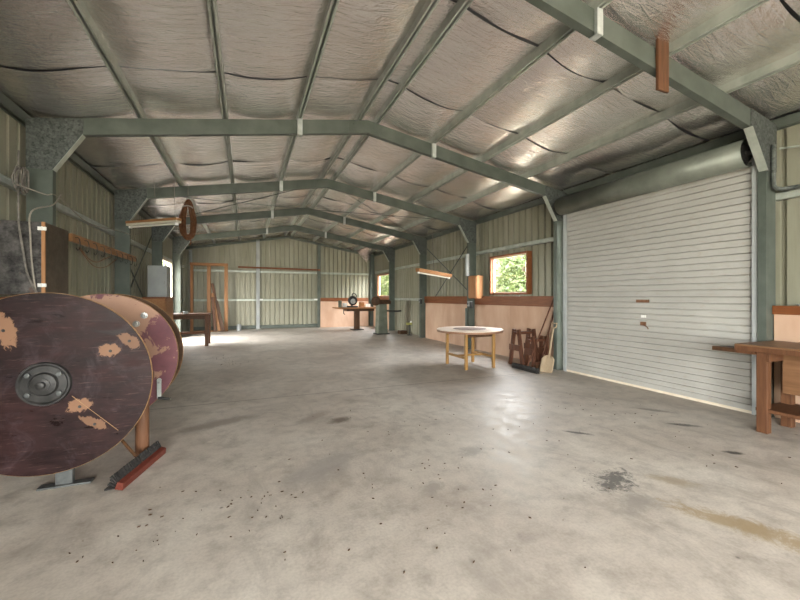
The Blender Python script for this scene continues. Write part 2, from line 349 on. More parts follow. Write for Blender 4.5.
# ------------------------------------------------------------------ ribbed cladding
def clad(name, fixed, at, outward, a0, a1, ztop, openings, mat='clad', pitch=0.2):
    """fixed 'x' or 'y'; ribs stand vertical; openings (a0,a1,z0,z1)"""
    pts = []; a = a0
    while a < a1 - 1e-6:
        for d, dep in ((0, 0), (0.136, 0), (0.141, 0.05), (0.189, 0.05), (0.194, 0)):
            if a + d * pitch / .2 <= a1: pts.append((a + d * pitch / .2, dep))
        a += pitch
    pts.append((a1, 0))
    for (b0, b1, _, _) in openings:
        for e in (b0, b1):
            for i in range(len(pts) - 1):
                if pts[i][0] + 1e-4 < e < pts[i + 1][0] - 1e-4:
                    t = (e - pts[i][0]) / (pts[i + 1][0] - pts[i][0]); pts.insert(i + 1, (e, pts[i][1] + t * (pts[i + 1][1] - pts[i][1]))); break
    m = MB()
    def P(p, z): 
        return (at + outward * p[1], p[0], z) if fixed == 'x' else (p[0], at + outward * p[1], z)
    for p, q in zip(pts, pts[1:]):
        mid = (p[0] + q[0]) / 2; spans = [(0.0, None)]
        for (b0, b1, z0, z1) in openings:
            if b0 < mid < b1:
                new = []
                for (s0, s1) in spans:
                    if z0 > s0: new.append((s0, z0))
                    new.append((z1, s1))
                spans = new
        for (s0, s1) in spans:
            e0 = ztop(p[0]) if s1 is None else s1; e1 = ztop(q[0]) if s1 is None else s1
            m.quad([P(p, s0), P(q, s0), P(q, e1), P(p, e0)])
    bmesh.ops.remove_doubles(m.bm, verts=m.bm.verts, dist=1e-5)
    return struct(m.build(name, mat, solid=0.002))
eave = lambda y: zr(SL) + 0.13
W_R1 = (6.62, 7.92, 1.50, 2.38)     # window beside the plywood lining
W_R2 = (15.05, 16.75, 1.45, 2.40)   # far window
D_R = (2.50, 5.46, -0.1, 2.90)      # roller door
O_R = (-7.2, -3.2, -0.1, 3.1)  # unseen opening, added to let daylight in from the other side
O_L = (-6.8, -2.2, -0.1, 3.1)         # unseen wall openings behind the camera, added to bring in daylight
D_L = (12.7, 14.35, -0.1, 2.5)       # open side doorway by the far bench
clad('wall_left', 'x', SL, -1, YF, YB, eave, [D_L, O_L])
clad('wall_right', 'x', SR, 1, YF, YB, eave, [W_R1, W_R2, D_R, O_R])
gable = lambda x: zr(x) + 0.15
clad('wall_back', 'y', YB, 1, SL, SR, gable, [])
clad('wall_front', 'y', YF, -1, SL, SR, gable, [(-1.9, 1.9, -0.1, 3.2)])  # opening in the unseen end wall, added to supply daylight

# ------------------------------------------------------------------ ceiling: foil sheets sagging between the purlins, laps every 1.47 m, roof sheet above
PX = [-1.21, -0.26, 0.71, 1.60, 1.88, 2.86, 3.82, 4.78]
BR = [SL] + PX + [SR]
def foilz(x, y):
    for a, b in zip(BR, BR[1:]):
        if a <= x <= b:
            t = (x - a) / (b - a); w = b - a
            base = zr(a) + (zr(b) - zr(a)) * t if not (a < XC < b) else zr(x)
            return base + 0.102 - 0.05 * w * math.sin(math.pi * t) * (1 + 0.5 * math.sin(y * 1.7 + a * 3))
    return zr(x) + .1
m = MB(); y = 3.1 - 1.47 * 8; rs = random.Random(3)
while y < YB:
    y1 = min(y + 1.47, YB); y0 = max(y, YF)
    if y1 > y0:
        xs = []
        for a, b in zip(BR, BR[1:]):
            n = max(3, int((b - a) / 0.08)); xs += [a + (b - a) * i / n for i in range(n)]
        xs.append(SR); ny = 14; rows = []
        ph = rs.uniform(0, 6)
        for j in range(ny + 1):
            t = j / ny; yy = y0 + .006 + (y1 - y0 - .012) * t
            wob = lambda x: 0.010 * math.sin(x * 2.3 + ph) + 0.006 * math.sin(x * 7.1 + ph * 2)
            rows.append([m.bm.verts.new((x, yy + ((wob(x) * (1.0 if j == ny else 0.75)) if j in (0, ny) else 0), foilz(x, yy) - 0.012 + 0.022 * (2 * t - 1) ** 6 - (.006 + 0.006 * math.sin(x * 3.1 + ph) if j == 0 else 0) + 0.006 * math.sin(9 * x + 5 * yy + ph) * math.sin(4.1 * yy + x))) for x in xs])
        for A, B in zip(rows, rows[1:]):
            for i in range(len(xs) - 1): m.bm.faces.new((A[i], B[i], B[i + 1], A[i + 1]))
    y += 1.47
ceil = struct(m.build('ceiling', 'foil', smooth=True))
m = MB()   # torn sheet hanging in the far corner
fl = [(4.35, 17.3, zr(4.35) + .02), (4.8, 16.9, 3.50), (5.2, 16.8, 3.02), (5.5, 17.15, 3.30), (5.62, 17.4, 3.45)]
tp = [(4.4, 17.45, zr(4.4) + .08), (4.8, 17.4, zr(4.8) + .08), (5.1, 17.4, zr(5.1) + .08), (5.4, 17.4, zr(5.4) + .08), (5.7, 17.45, zr(5.7) + .08)]
V0 = [m.bm.verts.new(p) for p in fl]; V1 = [m.bm.verts.new(p) for p in tp]
for i in range(4): m.bm.faces.new((V0[i], V0[i + 1], V1[i + 1], V1[i]))
m.build('foil_flap', 'foil', ceil, solid=0.004)
m = MB()
m.prism([(SL - .15, zr(SL) + .10), (XC, zr(XC) + .135), (SR + .15, zr(SR) + .10), (SR + .15, zr(SR) + .16), (XC, zr(XC) + .19), (SL - .15, zr(SL) + .16)], 'y', YF - .15, YB + .15)
struct(m.build('roof', 'roof'))

# ------------------------------------------------------------------ portal frames
frame_label = ['steel portal frame nearest the camera, with a short brown board on its rafter',
               'first full span steel portal frame, with the old metal cabinet on its column',
               'steel portal frame with a brown cord coil and timber light hung from it',
               'steel portal frame between the two crossed wall braces and the far bays',
               'steel portal frame nearest the back wall, standing by the grey green machine']
def rafter(mb, y, side, th=0.0):
    """C section rafter from apex to knee"""
    sx = 1 if side > 0 else -1; xe = (XR - .05) if side > 0 else (XL + .05)
    z0, z1 = zr(XC), zr(xe); D = 0.2
    def slab(dz0, dz1, ya, yb): mb.prism([(XC, z0 - dz0), (xe, z1 - dz0), (xe, z1 - dz1), (XC, z0 - dz1)], 'y', ya, yb)
    slab(0, D, y, y + .006); slab(0, .006, y + .006, y + .076); slab(D - .006, D, y + .006, y + .076); slab(.006, .022, y + .072, y + .076); slab(D - .022, D - .006, y + .072, y + .076)
for i, y in enumerate(FR):
    t = thing('steel_portal_frame', frame_label[i], 'portal frame', (XC, y, 0), 'portal frames')
    for side in (-1, 1):
        xo = XL if side < 0 else XR; xi = xo - side * (0.20 if i == 0 else 0.235)
        m = MB(); a, b = sorted((xo, xi)); zt = zr(xi) - 0.17
        m.box(a, b, y, y + .006, 0, zt); 
        for x0, x1 in ((a, a + .006), (b - .006, b)): m.box(x0, x1, y + .006, y + .08, 0, zt)
        m.box(a - .0, b + .0, y - .02, y + .10, 0.0, 0.012)
        m.build('column', 'frame', t)
        m = MB(); rafter(m, y, side); m.build('rafter', 'frame', t)
        # knee bracket: mottled plate with a bright folded edge
        k = side; xk = xo - k * 0.52
        poly = [(xo, zr(xo) - .01), (xk, zr(xk) - .004), (xk, zr(xk) - .205), (xi - k * .01, 2.86), (xo, 2.86)]
        m = MB(); m.prism(poly, 'y', y - .010, y - .002); br = m.build('knee_bracket', 'galv', t)
        m = MB(); p0, p1 = (xk, zr(xk) - .205), (xi - k * .01, 2.86)
        m.beam((p0[0], y + .02, p0[1]), (p1[0], y + .02, p1[1]), 0.085, 0.006, up=(k, 0, 1)); m.build('bracket_edge', 'purlin', br)
    m = MB(); m.prism([(XC - .3, zr(XC - .3) - .01), (XC, zr(XC) - .01), (XC + .3, zr(XC + .3) - .01), (XC + .3, zr(XC + .3) - .195), (XC, zr(XC) - .195), (XC - .3, zr(XC - .3) - .195)], 'y', y - .008, y - .002)
    ap = m.build('apex_plate', 'frame', t)
    for dx in (-.22, .22):
        for dz in (.06, .14): MB().cyl((XC + dx, y - .016, zr(XC + dx) - dz), (XC + dx, y - .008, zr(XC + dx) - dz), .012, n=6).build('bolt', 'galv', ap)
    for xb in (0.71, 2.86):
        m = MB(); m.box(xb - .035, xb + .035, y - .035, y - .005, zr(xb) - .225, zr(xb) + .0); m.box(xb - .035, xb + .035, y - .035, y + .05, zr(xb) - .23, zr(xb) - .222)
        m.build('fly_brace', 'bright_zinc', t)
# end frame on the back wall
t = thing('end_wall_frame', 'slim dark steel rafter and posts standing against the back wall', 'wall frame', (XC, 17.4, 0))
for side in (-1, 1):
    xe = XR if side > 0 else XL
    m = MB(); m.prism([(XC, zr(XC)), (xe, zr(xe)), (xe, zr(xe) - .10), (XC, zr(XC) - .10)], 'y', 17.34, 17.40); m.build('rafter', 'frame', t)
for x in (0.47, 3.10):
    m = MB(); m.box(x - .07, x + .07, 17.34, 17.41, 0, zr(x) - .02); m.build('post', 'light_grey' if x < 1 else 'frame', t)
m = MB(); m.box(XR - .2, XR, 17.3, 17.42, 0, zr(XR)); m.build('post', 'frame', t)

# ------------------------------------------------------------------ purlins
pl = ['outermost roof purlin over the plywood wheels', 'second roof purlin from the wall behind the plywood wheels', 'third roof purlin, first with pale fly braces below, wheel side',
      'ridge purlin on the wheel side of the apex', 'ridge purlin on the roller door side of the apex', 'roof purlin with pale fly braces on the roller door side',
      'second roof purlin out from the roller drum', 'roof purlin nearest the roller drum']
def cpurlin(m, x, z, w=0.066, h=0.1, open_=1):
    x0, x1 = x - w / 2, x + w / 2
    m.box(x0, x0 + .020, YF + .05, YB - .02, z, z + h); m.box(x1 - .020, x1, YF + .05, YB - .02, z, z + h); m.box(x0 + .020, x1 - .020, YF + .05, YB - .02, z + h - .03, z + h)
for x, l in zip(PX, pl):
    m = MB(); cpurlin(m, x, zr(x) + .002, open_=1 if x < XC else -1)
    tag(m.build('roof_purlin', 'purlin'), 'galvanised ' + l, 'purlin', 'roof purlins')
for x, l in ((XL - .045, 'green grey eave purlin along the wall behind the plywood wheels'), (XR + .045, 'green grey eave purlin along the wall over the roller door')):
    m = MB(); cpurlin(m, x, 3.375, 0.08, 0.11, open_=1 if x > 0 else -1); tag(m.build('eave_purlin', 'frame'), l, 'purlin')

# ------------------------------------------------------------------ wall girts (channel rails on the cladding)
def girt(p0, p1, label, mat='purlin', h=0.09):
    """channel rail; p0, p1 on the inner face"""
    m = MB(); x0, y0, z = p0; x1, y1, _ = p1
    if x0 == x1:
        o = -1 if x0 < 0 else 1; a, b = sorted((x0, x0 + o * .055))
        m.box(*(sorted((x0, x0 + o * .004))), y0, y1, z - h / 2, z + h / 2)
        m.box(a, b, y0, y1, z - h / 2, z - h / 2 + .004); m.box(a, b, y0, y1, z + h / 2 - .004, z + h / 2)
        m.tube([(x0, y0, z - h / 2 + .012), (x0, y1, z - h / 2 + .012)], .009); m.tube([(x0, y0, z + h / 2 - .012), (x0, y1, z + h / 2 - .012)], .009)
    else:
        m.box(x0, x1, y0, y0 + .004, z - h / 2, z + h / 2); m.box(x0, x1, y0, y0 + .055, z - h / 2, z - h / 2 + .004); m.box(x0, x1, y0, y0 + .055, z + h / 2 - .004, z + h / 2)
        m.tube([(x0, y0, z - h / 2 + .012), (x1, y0, z - h / 2 + .012)], .009); m.tube([(x0, y0, z + h / 2 - .012), (x1, y0, z + h / 2 - .012)], .009)
    tag(m.build('wall_girt', mat), label, 'wall rail', 'wall girts')
girt((-2.325, 2.95, 2.62), (-2.325, 17.3, 2.62), 'upper steel wall rail above the row of hooks', 'bright_zinc')
girt((-2.325, 2.95, 1.27), (-2.325, 17.3, 1.27), 'lower steel wall rail behind the plywood wheels')
girt((5.775, 5.7, 2.58), (5.775, 17.3, 2.58), 'upper steel wall rail running above the square window')
girt((5.775, 5.7, 1.31), (5.775, 17.3, 1.31), 'lower steel wall rail level with the brown timber rail')
girt((5.775, -3.0, 2.58), (5.775, 2.48, 2.58), 'upper steel wall rail with conduit, over the brown workbench')
girt((-2.05, 17.41, 2.50), (5.5, 17.41, 2.50), 'upper steel rail across the back wall')
girt((-2.05, 17.41, 1.27), (5.5, 17.41, 1.27), 'lower steel rail across the back wall')
girt((-2.05, 17.41, 0.10), (3.05, 17.41, 0.10), 'bottom steel rail along the foot of the back wall', 'frame', 0.14)

# ------------------------------------------------------------------ windows
def window(name, x, side, w, frame_mat, sill=True, mullion=False):
    y0, y1, z0, z1 = w; o = side
    r = bpy.data.objects.new(name, None); COL.objects.link(r); r.location = (x, (y0 + y1) / 2, z0); struct(r)
    m = MB(); xa, xb = sorted((x - o * .11, x + o * .02)); f = .042
    m.box(xa, xb, y0 - f, y0, z0 - f, z1 + f); m.box(xa, xb, y1, y1 + f, z0 - f, z1 + f); m.box(xa, xb, y0, y1, z0 - f, z0); m.box(xa, xb, y0, y1, z1, z1 + f)
    m.build('window_frame', frame_mat, r, bevel=.004)
    m = MB(); s = .025; xa, xb = sorted((x - o * .03, x + o * .0))
    m.box(xa, xb, y0, y0 + s, z0, z1); m.box(xa, xb, y1 - s, y1, z0, z1); m.box(xa, xb, y0 + s, y1 - s, z0, z0 + s); m.box(xa, xb, y0 + s, y1 - s, z1 - s, z1)
    if mullion: ym = (y0 + y1) / 2; m.box(xa, xb, ym - .02, ym + .02, z0 + s, z1 - s)
    m.build('window_sash', 'cream', r)
    m = MB(); m.box(x - o * .016, x - o * .012, y0 + s, y1 - s, z0 + s, z1 - s); m.build('window_pane', 'glass', r)
window('window_1', SR, 1, W_R1, 'trim'); window('window_2', SR, 1, W_R2, 'trim')
dj = bpy.data.objects.new('door_2', None); COL.objects.link(dj); dj.location = (SL, 13.5, 0); struct(dj)
m = MB()
for ya, yb in ((12.62, 12.70), (14.35, 14.43)): m.box(SL - .04, -2.27, ya, yb, 0, 2.58)
m.box(SL - .04, -2.27, 12.62, 14.43, 2.50, 2.58); m.build('door_frame', 'cream', dj, bevel=.004)

# ------------------------------------------------------------------ roller door
door = bpy.data.objects.new('door_1', None); COL.objects.link(door); door.location = (5.62, 4.05, 0); struct(door)
door['label'] = 'large ribbed pale roller door closed down to the concrete floor'
m = MB(); pitch = .0875; z = 0.10; pts = []
while z < 3.06:
    pts += [(z, 0), (z + .067, 0), (z + .070, .026), (z + .082, .026), (z + .0865, .003)]; z += pitch
Y0, Y1 = 2.52, 5.38
for (a, da), (b, db) in zip(pts, pts[1:]): m.quad([(5.62 + da, Y0, a), (5.62 + da, Y1, a), (5.62 + db, Y1, b), (5.62 + db, Y0, b)])
bmesh.ops.remove_doubles(m.bm, verts=m.bm.verts, dist=1e-5); m.build('curtain', 'roller', door, solid=.002)
m = MB(); m.box(5.59, 5.65, Y0, Y1, 0.035, 0.105); m.build('bottom_rail', 'roller', door, bevel=.006)
m = MB(); m.box(5.60, 5.64, Y0, Y1, 0.0, 0.035); m.build('weather_seal', 'gap', door)
for ya, yb in ((2.485, 2.545), (5.36, 5.42)):
    m = MB(); m.box(5.575, 5.60, ya, yb, 0, 3.06); m.box(5.65, 5.675, ya, yb, 0, 3.06); m.build('guide', 'pvc', door)
m = MB(); prof = [(.15, 0), (.165, .004), (.165, .02)]; L = 2.84; k = 0
m.lathe([(.165, 0), (.165, L)], (5.475, 2.53, 3.10), (0, 1, 0), 40, closed=False)
m.quad([(5.475 + .164, Y0, 3.10), (5.475 + .164, Y1, 3.10), (5.62, Y1, 3.0), (5.62, Y0, 3.0)])
dr = m.build('drum', 'drum', door, smooth=True, solid=.003)
m = MB(); m.lathe([(.03, 0), (.03, 2.92)], (5.475, 2.49, 3.10), (0, 1, 0), 12)
for yy in (2.59, 5.33):
    m.lathe([(.150, 0), (.150, .012)], (5.475, yy, 3.10), (0, 1, 0), 24)
m.build('axle', 'dark_metal', door)
m = MB(); m.lathe([(.10, 0), (.10, .02), (.06, .021), (.06, .03)], (5.475, 2.545, 3.10), (0, 1, 0), 20); m.build('spring_plate', 'dark_metal', door)
for yy in (2.492, 5.405):
    m = MB(); m.beam((5.475, yy, 3.10), (5.70, yy, 3.04), .02, .05); m.build('drum_bracket', 'galv', door)
MB().box(5.66, 5.83, 2.46, 5.50, 2.88, 2.92).build('head_light_stop', 'drum', door)  # added strip behind the curtain, blocks daylight leaking over its top
for ya, yb in ((2.487, 2.515), (5.40, 5.45)): MB().box(5.68, 5.835, ya, yb, 0, 2.88).build('jamb_light_stop', 'frame', door)  # added side strips, block daylight leaking past the curtain ends
m = MB(); m.box(5.588, 5.62, 3.80, 3.99, 1.315, 1.36); m.build('handle', 'rust', door, bevel=.004)
m = MB(); m.box(5.600, 5.62, 3.85, 3.93, 0.965, 1.02); m.tube([(5.59, 3.90, .985), (5.59, 3.82, .95), (5.59, 3.80, .92)], .007); m.build('lock', 'rust', door)
m = MB(); m.box(5.611, 5.62, 3.87, 3.925, 1.085, 1.125); m.box(5.611, 5.62, 3.85, 3.862, 1.085, 1.125); m.build('sticker', 'white', door)

# ------------------------------------------------------------------ plywood lining and brown rails
def sheet(x0, x1, y0, y1, z0, z1, label, mat='ply'):
    m = MB(); m.box(x0, x1, y0, y1, z0, z1); return tag(m.build('plywood_sheet', mat, bevel=.002), label, 'plywood sheet', 'plywood wall sheets')
sheet(5.690, 5.715, 5.64, 7.14, 0, 1.20, 'raw plywood wall sheet behind the sawhorses and brooms')
sheet(5.690, 5.715, 7.145, 8.58, 0, 1.20, 'raw plywood wall sheet between window and orange wall box')
sheet(5.690, 5.715, 8.72, 10.1, 0, 1.20, 'raw plywood wall sheet beyond the round table, past the outlet column')
sheet(5.690, 5.715, 10.105, 11.58, 0, 1.20, 'raw plywood wall sheet ending at the bare cladding, farthest along the roller door wall')
sheet(5.690, 5.715, 0.6, 2.39, 0, 1.20, 'raw plywood wall sheet behind the brown workbench')
sheet(3.15, 5.45, 17.30, 17.325, 0, 1.20, 'raw plywood sheet on the back wall behind the saw bench')
sheet(5.690, 5.715, 15.0, 17.25, 0, 1.20, 'raw plywood wall sheet under the far small window')
def trim(n, a): struct(MB().box(*a).build('trim_%d' % n, 'trim', bevel=.003))
trim(1, (5.655, 5.715, 5.64, 8.52, 1.20, 1.42)); trim(2, (5.655, 5.715, 8.72, 11.58, 1.20, 1.42)); trim(3, (5.655, 5.715, 0.6, 2.39, 1.20, 1.30))
trim(4, (3.15, 5.45, 17.26, 17.325, 1.21, 1.36)); trim(5, (5.655, 5.715, 15.0, 17.25, 1.20, 1.40)); trim(6, (-2.305, -2.25, 3.1, 5.58, 1.30, 1.40))

# ------------------------------------------------------------------ braces, conduit, pipes
def rod(pts, r, mat, name, label, cat, smooth=0, n=8, group=None):
    return tag(MB().tube(pts, r, n, smooth).build(name, mat, smooth=True), label, cat, group)
rod([(5.74, 8.72, 3.05), (5.74, 11.5, 1.0)], .014, 'galv', 'wall_brace', 'thin steel brace falling away from the outlet column, one of the crossed pair', 'brace', group='crossed wall braces')
rod([(5.71, 11.5, 3.05), (5.71, 8.72, 1.45)], .014, 'galv', 'wall_brace', 'thin steel brace rising towards the far column, one of the crossed pair', 'brace', group='crossed wall braces')
rod([(-2.28, 8.75, 1.0), (-2.28, 11.5, 3.0)], .014, 'galv', 'wall_brace', 'thin steel brace on the hook rail wall, rising towards the grey cabinet', 'brace')
rod([(-2.29, 8.75, 2.5), (-2.29, 11.5, .9)], .014, 'galv', 'wall_brace', 'thin steel brace on the hook rail wall, falling towards the grey cabinet', 'brace')
for i, (a, b, l) in enumerate((((-1.9, 8.75), (1.6, 11.5), 'thin roof brace rod running to the ridge above the timber light'), ((1.6, 8.75), (-1.9, 11.5), 'thin roof brace rod running from the ridge down behind the timber light'),
                              ((5.3, 8.75), (1.9, 11.5), 'thin roof brace rod above the tilted light batten, towards the ridge'), ((1.9, 8.75), (5.3, 11.5), 'thin roof brace rod from the ridge out over the tilted light batten'))):
    z = lambda x: zr(x) - .05 - .015 * (i % 2)
    rod([(a[0], a[1], z(a[0])), (b[0], b[1], z(b[0]))], .008, 'galv', 'roof_brace', l, 'brace', group='roof brace rods')
rod([(5.61, 2.36, 3.15), (5.61, 2.36, 2.9), (5.61, 2.36, 2.72), (5.62, 2.35, 2.66), (5.67, 2.32, 2.64), (5.72, 2.2, 2.64), (5.72, 1.9, 2.64), (5.72, 0.4, 2.64)], .022, 'galv', 'conduit', 'bent grey conduit running down the door column and along the wall', 'conduit', smooth=5)
rod([(5.72, 2.35, 3.12), (5.72, 0.3, 2.72)], .012, 'purlin', 'wall_brace', 'thin steel brace high on the wall above the workbench', 'brace')
rod([(5.48, 8.66, 0), (5.48, 8.66, 1.1)], .03, 'frame', 'pipe', 'grey pipe on the column below the outlet', 'pipe')
rod([(5.46, 8.58, 1.965), (5.46, 8.58, 2.55)], .05, 'pvc', 'pipe', 'pale plastic pipe on the column above the orange wall box', 'pipe', n=14)
rod([(-2.08, 17.2, 0), (-2.08, 17.2, 3.3)], .06, 'pvc', 'pipe', 'tall pale grey pipe in the back corner by the timber frame', 'pipe', n=14)
m = MB(); m.beam((-.32, 17.37, 2.675), (3.16, 17.37, 2.64), .07, .07); tag(m.build('timber_rail', 'trim', bevel=.004), 'long brown timber rail high across the back wall', 'timber rail')
for x, l in ((0.55, 'small white block on the back wall rail, nearest the timber frame'), (3.0, 'small white block on the back wall rail, beside the plywood')):
    m = MB(); m.box(x - .12, x + .12, 17.36, 17.40, 1.25, 1.32); tag(m.build('wall_block', 'white', bevel=.004), l, 'block', 'white blocks on the back rail')
m = MB(); m.box(3.62, 3.775, 2.362, 2.390, 3.375, 3.86); tag(m.build('timber_offcut', 'bench_wood', bevel=.004), 'short brown board hanging off the nearest roof rafter', 'board')

# ------------------------------------------------------------------ dark plywood wheel (front)
CX, CZ, RW = -1.335, 0.777, 0.652
w = thing('cable_drum', 'big dark round plywood wheel with black hub, nearest the camera', 'cable drum', (CX, 3.45, CZ))
m = MB(); m.lathe([(RW, 0), (RW, .026)], (CX, 3.45, CZ), (0, 1, 0), 96); d = m.build('disc', 'disc_dark', w, bevel=.002)
m = MB(); m.lathe([(RW + .001, .003), (RW + .004, .006), (RW + .004, .022), (RW + .001, .024)], (CX, 3.45, CZ), (0, 1, 0), 96, closed=False); m.build('rim', 'ply_edge', w, smooth=True)
m = MB(); m.lathe([(.04, -.035), (.075, -.03), (.085, -.012), (.13, -.010), (.142, -.022), (.152, -.022), (.158, -.002), (.158, .0)], (CX, 3.45, CZ), (0, 1, 0), 40)
hb = m.build('hub_flange', 'dark_metal', w, smooth=True)
m = MB(); m.lathe([(.018, -.075), (.024, -.072), (.024, -.045), (.045, -.042), (.045, -.03)], (CX, 3.45, CZ), (0, 1, 0), 20); m.build('boss', 'dark_metal', hb, smooth=True)
for a in (38, 142, 218, 322):
    p = (CX + .112 * math.cos(R(a)), 3.45, CZ + .112 * math.sin(R(a))); m = MB(); m.lathe([(.012, -.030), (.018, -.028), (.018, -.012)], p, (0, 1, 0), 6); m.build('bolt', 'grey_steel', hb)
for (hx, hz) in ((-.225, .39), (.385, .215), (.505, .285), (.20, -.185), (.29, -.325)):
    m = MB(); m.lathe([(.008, -.003), (.011, .0)], (CX + hx, 3.45, CZ + hz), (0, 1, 0), 10); m.build('bolt_head', 'black', w)
m = MB(); m.beam((CX + .155, 3.4488, CZ - .10), (CX + .435, 3.4488, CZ - .39), .002, .0025); m.build('scratch', 'ply_edge', w)
m = MB(); m.lathe([(.024, 0), (.024, 1.95)], (CX, 3.47, CZ), (0, 1, 0), 16); m.build('axle', 'steel', w, smooth=True)

# pink reel behind
r2 = thing('cable_reel', 'pink and bare plywood reel with two flanges, behind the dark wheel', 'reel', (CX, 4.66, CZ))
for y0, nm, mt in ((4.66, 'front_flange', 'disc_pink'), (5.0, 'back_flange', 'barrel')):
    m = MB(); m.lathe([(RW, 0), (RW, .024)], (CX, y0, CZ), (0, 1, 0), 96); fl_ = m.build(nm, mt, r2, bevel=.002)
    m = MB(); m.lathe([(RW + .001, .002), (RW + .005, .005), (RW + .005, .021), (RW + .001, .023)], (CX, y0, CZ), (0, 1, 0), 96, closed=False); m.build('rim', 'ply_edge', fl_, smooth=True)
m = MB(); m.lathe([(.50, 0), (.50, .314)], (CX, 4.685, CZ), (0, 1, 0), 72); m.build('barrel', 'barrel', r2, smooth=True)
for (bx, bz) in ((-.99, 1.205), (-1.06, 1.12)):
    m = MB(); m.lathe([(.016, -.03), (.02, -.028), (.02, -.012), (.034, -.011), (.034, 0)], (bx, 4.66, bz), (0, 1, 0), 8); m.build('bolt', 'steel', r2)
cr = MB().box(-.872, -.832, 4.632, 4.642, .33, .52).lathe([(.021, 0), (.021, .012)], (-.852, 4.631, .52), (0, 1, 0), 16).build('crank', 'bright_zinc', r2)
MB().tube([(-.852, 4.66, .50), (-.852, 4.61, .50)], .012).build('crank_pin', 'steel', cr)
MB().tube([(-.86, 4.622, .335), (-.80, 4.622, .325), (-.745, 4.622, .318)], .014, 10).build('crank_handle', 'black', cr)
# supports
st = thing('wooden_trestle', 'round brown wooden trestle legs carrying the wheel axle', 'trestle', (CX, 3.84, 0))
for x in (-.83, -1.84): MB().lathe([(.045, 0), (.052, .02), (.052, .5), (.043, .56), (.043, .68)], (x, 3.84, 0), (0, 0, 1), 20).build('leg', 'round_post', st, smooth=True)
MB().box(-1.92, -.75, 3.79, 3.89, .68, .750).build('crossbar', 'round_post', st, bevel=.005)
pr = thing('steel_prop', 'grey steel prop with flat foot under the dark wheel', 'prop', (-1.24, 3.52, 0))
MB().box(-1.40, -1.08, 3.49, 3.57, 0, .014).build('foot_plate', 'grey_steel', pr, bevel=.003)
MB().box(-1.30, -1.20, 3.515, 3.53, .014, .60).box(-1.30, -1.285, 3.53, 3.56, .014, .60).box(-1.215, -1.20, 3.53, 3.56, .014, .60).build('post', 'grey_steel', pr)
MB().beam((-1.25, 3.535, .60), (CX, 3.535, .752), .02, .10, up=(1, 0, 1)).build('cradle', 'grey_steel', pr)
pr2 = copy_tree(pr); pr2.location = (-1.24, 5.22, 0); pr2['label'] = 'grey steel prop with flat foot behind the pink reel'

# red broom lying by the wheel
bm_ = thing('broom', 'red broom head with black bristles lying beside the dark wheel', 'broom', (-.80, 3.60, 0))
d = Vector((.155, .62, 0)).normalized(); c0 = Vector((-.80, 3.60, 0)); a, b = c0 - d * .33, c0 + d * .33; nrm = Vector((d.y, -d.x, 0))
def lift(p, off, z): q = p + nrm * off; return (q.x, q.y, z)
m = MB(); A, B = [lift(a, o, z) for o, z in ((.055, .0), (.06, .05), (.02, .065), (.0, .012))], [lift(b, o, z) for o, z in ((.055, .0), (.06, .05), (.02, .065), (.0, .012))]
va = [m.bm.verts.new(p) for p in A]; vb = [m.bm.verts.new(p) for p in B]; m.bridge(va, vb); m.bm.faces.new(va[::-1]); m.bm.faces.new(vb)
m.build('head', 'broom_red', bm_, bevel=.004)
m = MB(); rb = random.Random(1)
for i in range(70):
    t = (i + .5) / 70; p = a.lerp(b, t)
    for k in range(4):
        o0, z0 = -.002 + .006 * k, .018 + .014 * k
        j = rb.uniform(-.008, .008); m.beam(lift(p, o0, z0), lift(p + d * j, -.055 + .012 * k + j, .022 + .030 * k + j), .010, .008, up=(0, 0, 1), w1=.014, h1=.012)
m.build('bristles', 'bristle', bm_)
m = MB(); m.cyl(lift(c0, .03, .045), (-1.06, 3.86, .30), .0115, n=12); m.build('handle', 'dark_wood', bm_, smooth=True)

# ------------------------------------------------------------------ old metal cabinet on the wall, cables
cb = thing('metal_cabinet', 'mottled old metal cabinet with white hinges fixed to the wall column', 'cabinet', (-2.1, 5.25, 1.43))
MB().box(-2.30, -1.915, 4.96, 5.51, 1.42, 2.17).build('body', 'cab_side', cb, bevel=.004)
MB().box(-2.30, -1.94, 4.94, 4.96, 1.43, 2.165).build('door', 'cab_metal', cb, bevel=.003)
MB().box(-1.938, -1.91, 4.938, 4.962, 1.42, 2.17).build('edge_strip', 'pine', cb, bevel=.002)
for z in (1.52, 2.10):
    h = MB().box(-1.965, -1.895, 4.926, 4.938, z - .018, z + .018).tube([(-1.928, 4.925, z - .02), (-1.928, 4.925, z + .02)], .008).build('hinge', 'white', cb, bevel=.002)
MB().box(-2.29, -1.94, 4.936, 4.941, 1.80, 1.806).build('seam', 'dark_metal', cb)
rod([(-2.27, 5.30, 2.98), (-2.24, 5.22, 2.62), (-2.10, 4.90, 2.42), (-2.09, 4.88, 2.15), (-2.055, 4.88, 1.85), (-2.02, 4.88, 1.62), (-1.94, 4.86, 1.44)], .009, 'wire', 'cable', 'dark cable hanging in front of the old metal cabinet', 'cable', 6)
rod([(-2.0, 5.56, 2.60), (-1.98, 5.3, 2.42), (-2.0, 4.9, 2.26), (-2.0, 4.88, 2.0), (-1.985, 4.88, 1.7), (-1.95, 4.87, 1.42)], .007, 'wire_pale', 'cable', 'pale cable hanging in front of the old metal cabinet', 'cable', 6)
m = MB(); rc = random.Random(5)
for k in range(5):
    cx, cy, cz = -2.22 + .012 * k, 5.16 + .015 * k, 2.64; rr = rc.uniform(.9, 1.1)
    m.tube([(cx + rc.uniform(-.01, .01), cy + .07 * rr * math.cos(a_), cz + .13 * rr * math.sin(a_)) for a_ in [2 * math.pi * i / 10 for i in range(10)]], .007, 6, 3, True)
tag(m.build('cable_coil', 'wire', smooth=True), 'dark cable coil hanging on the wall above the old metal cabinet', 'cable coil')
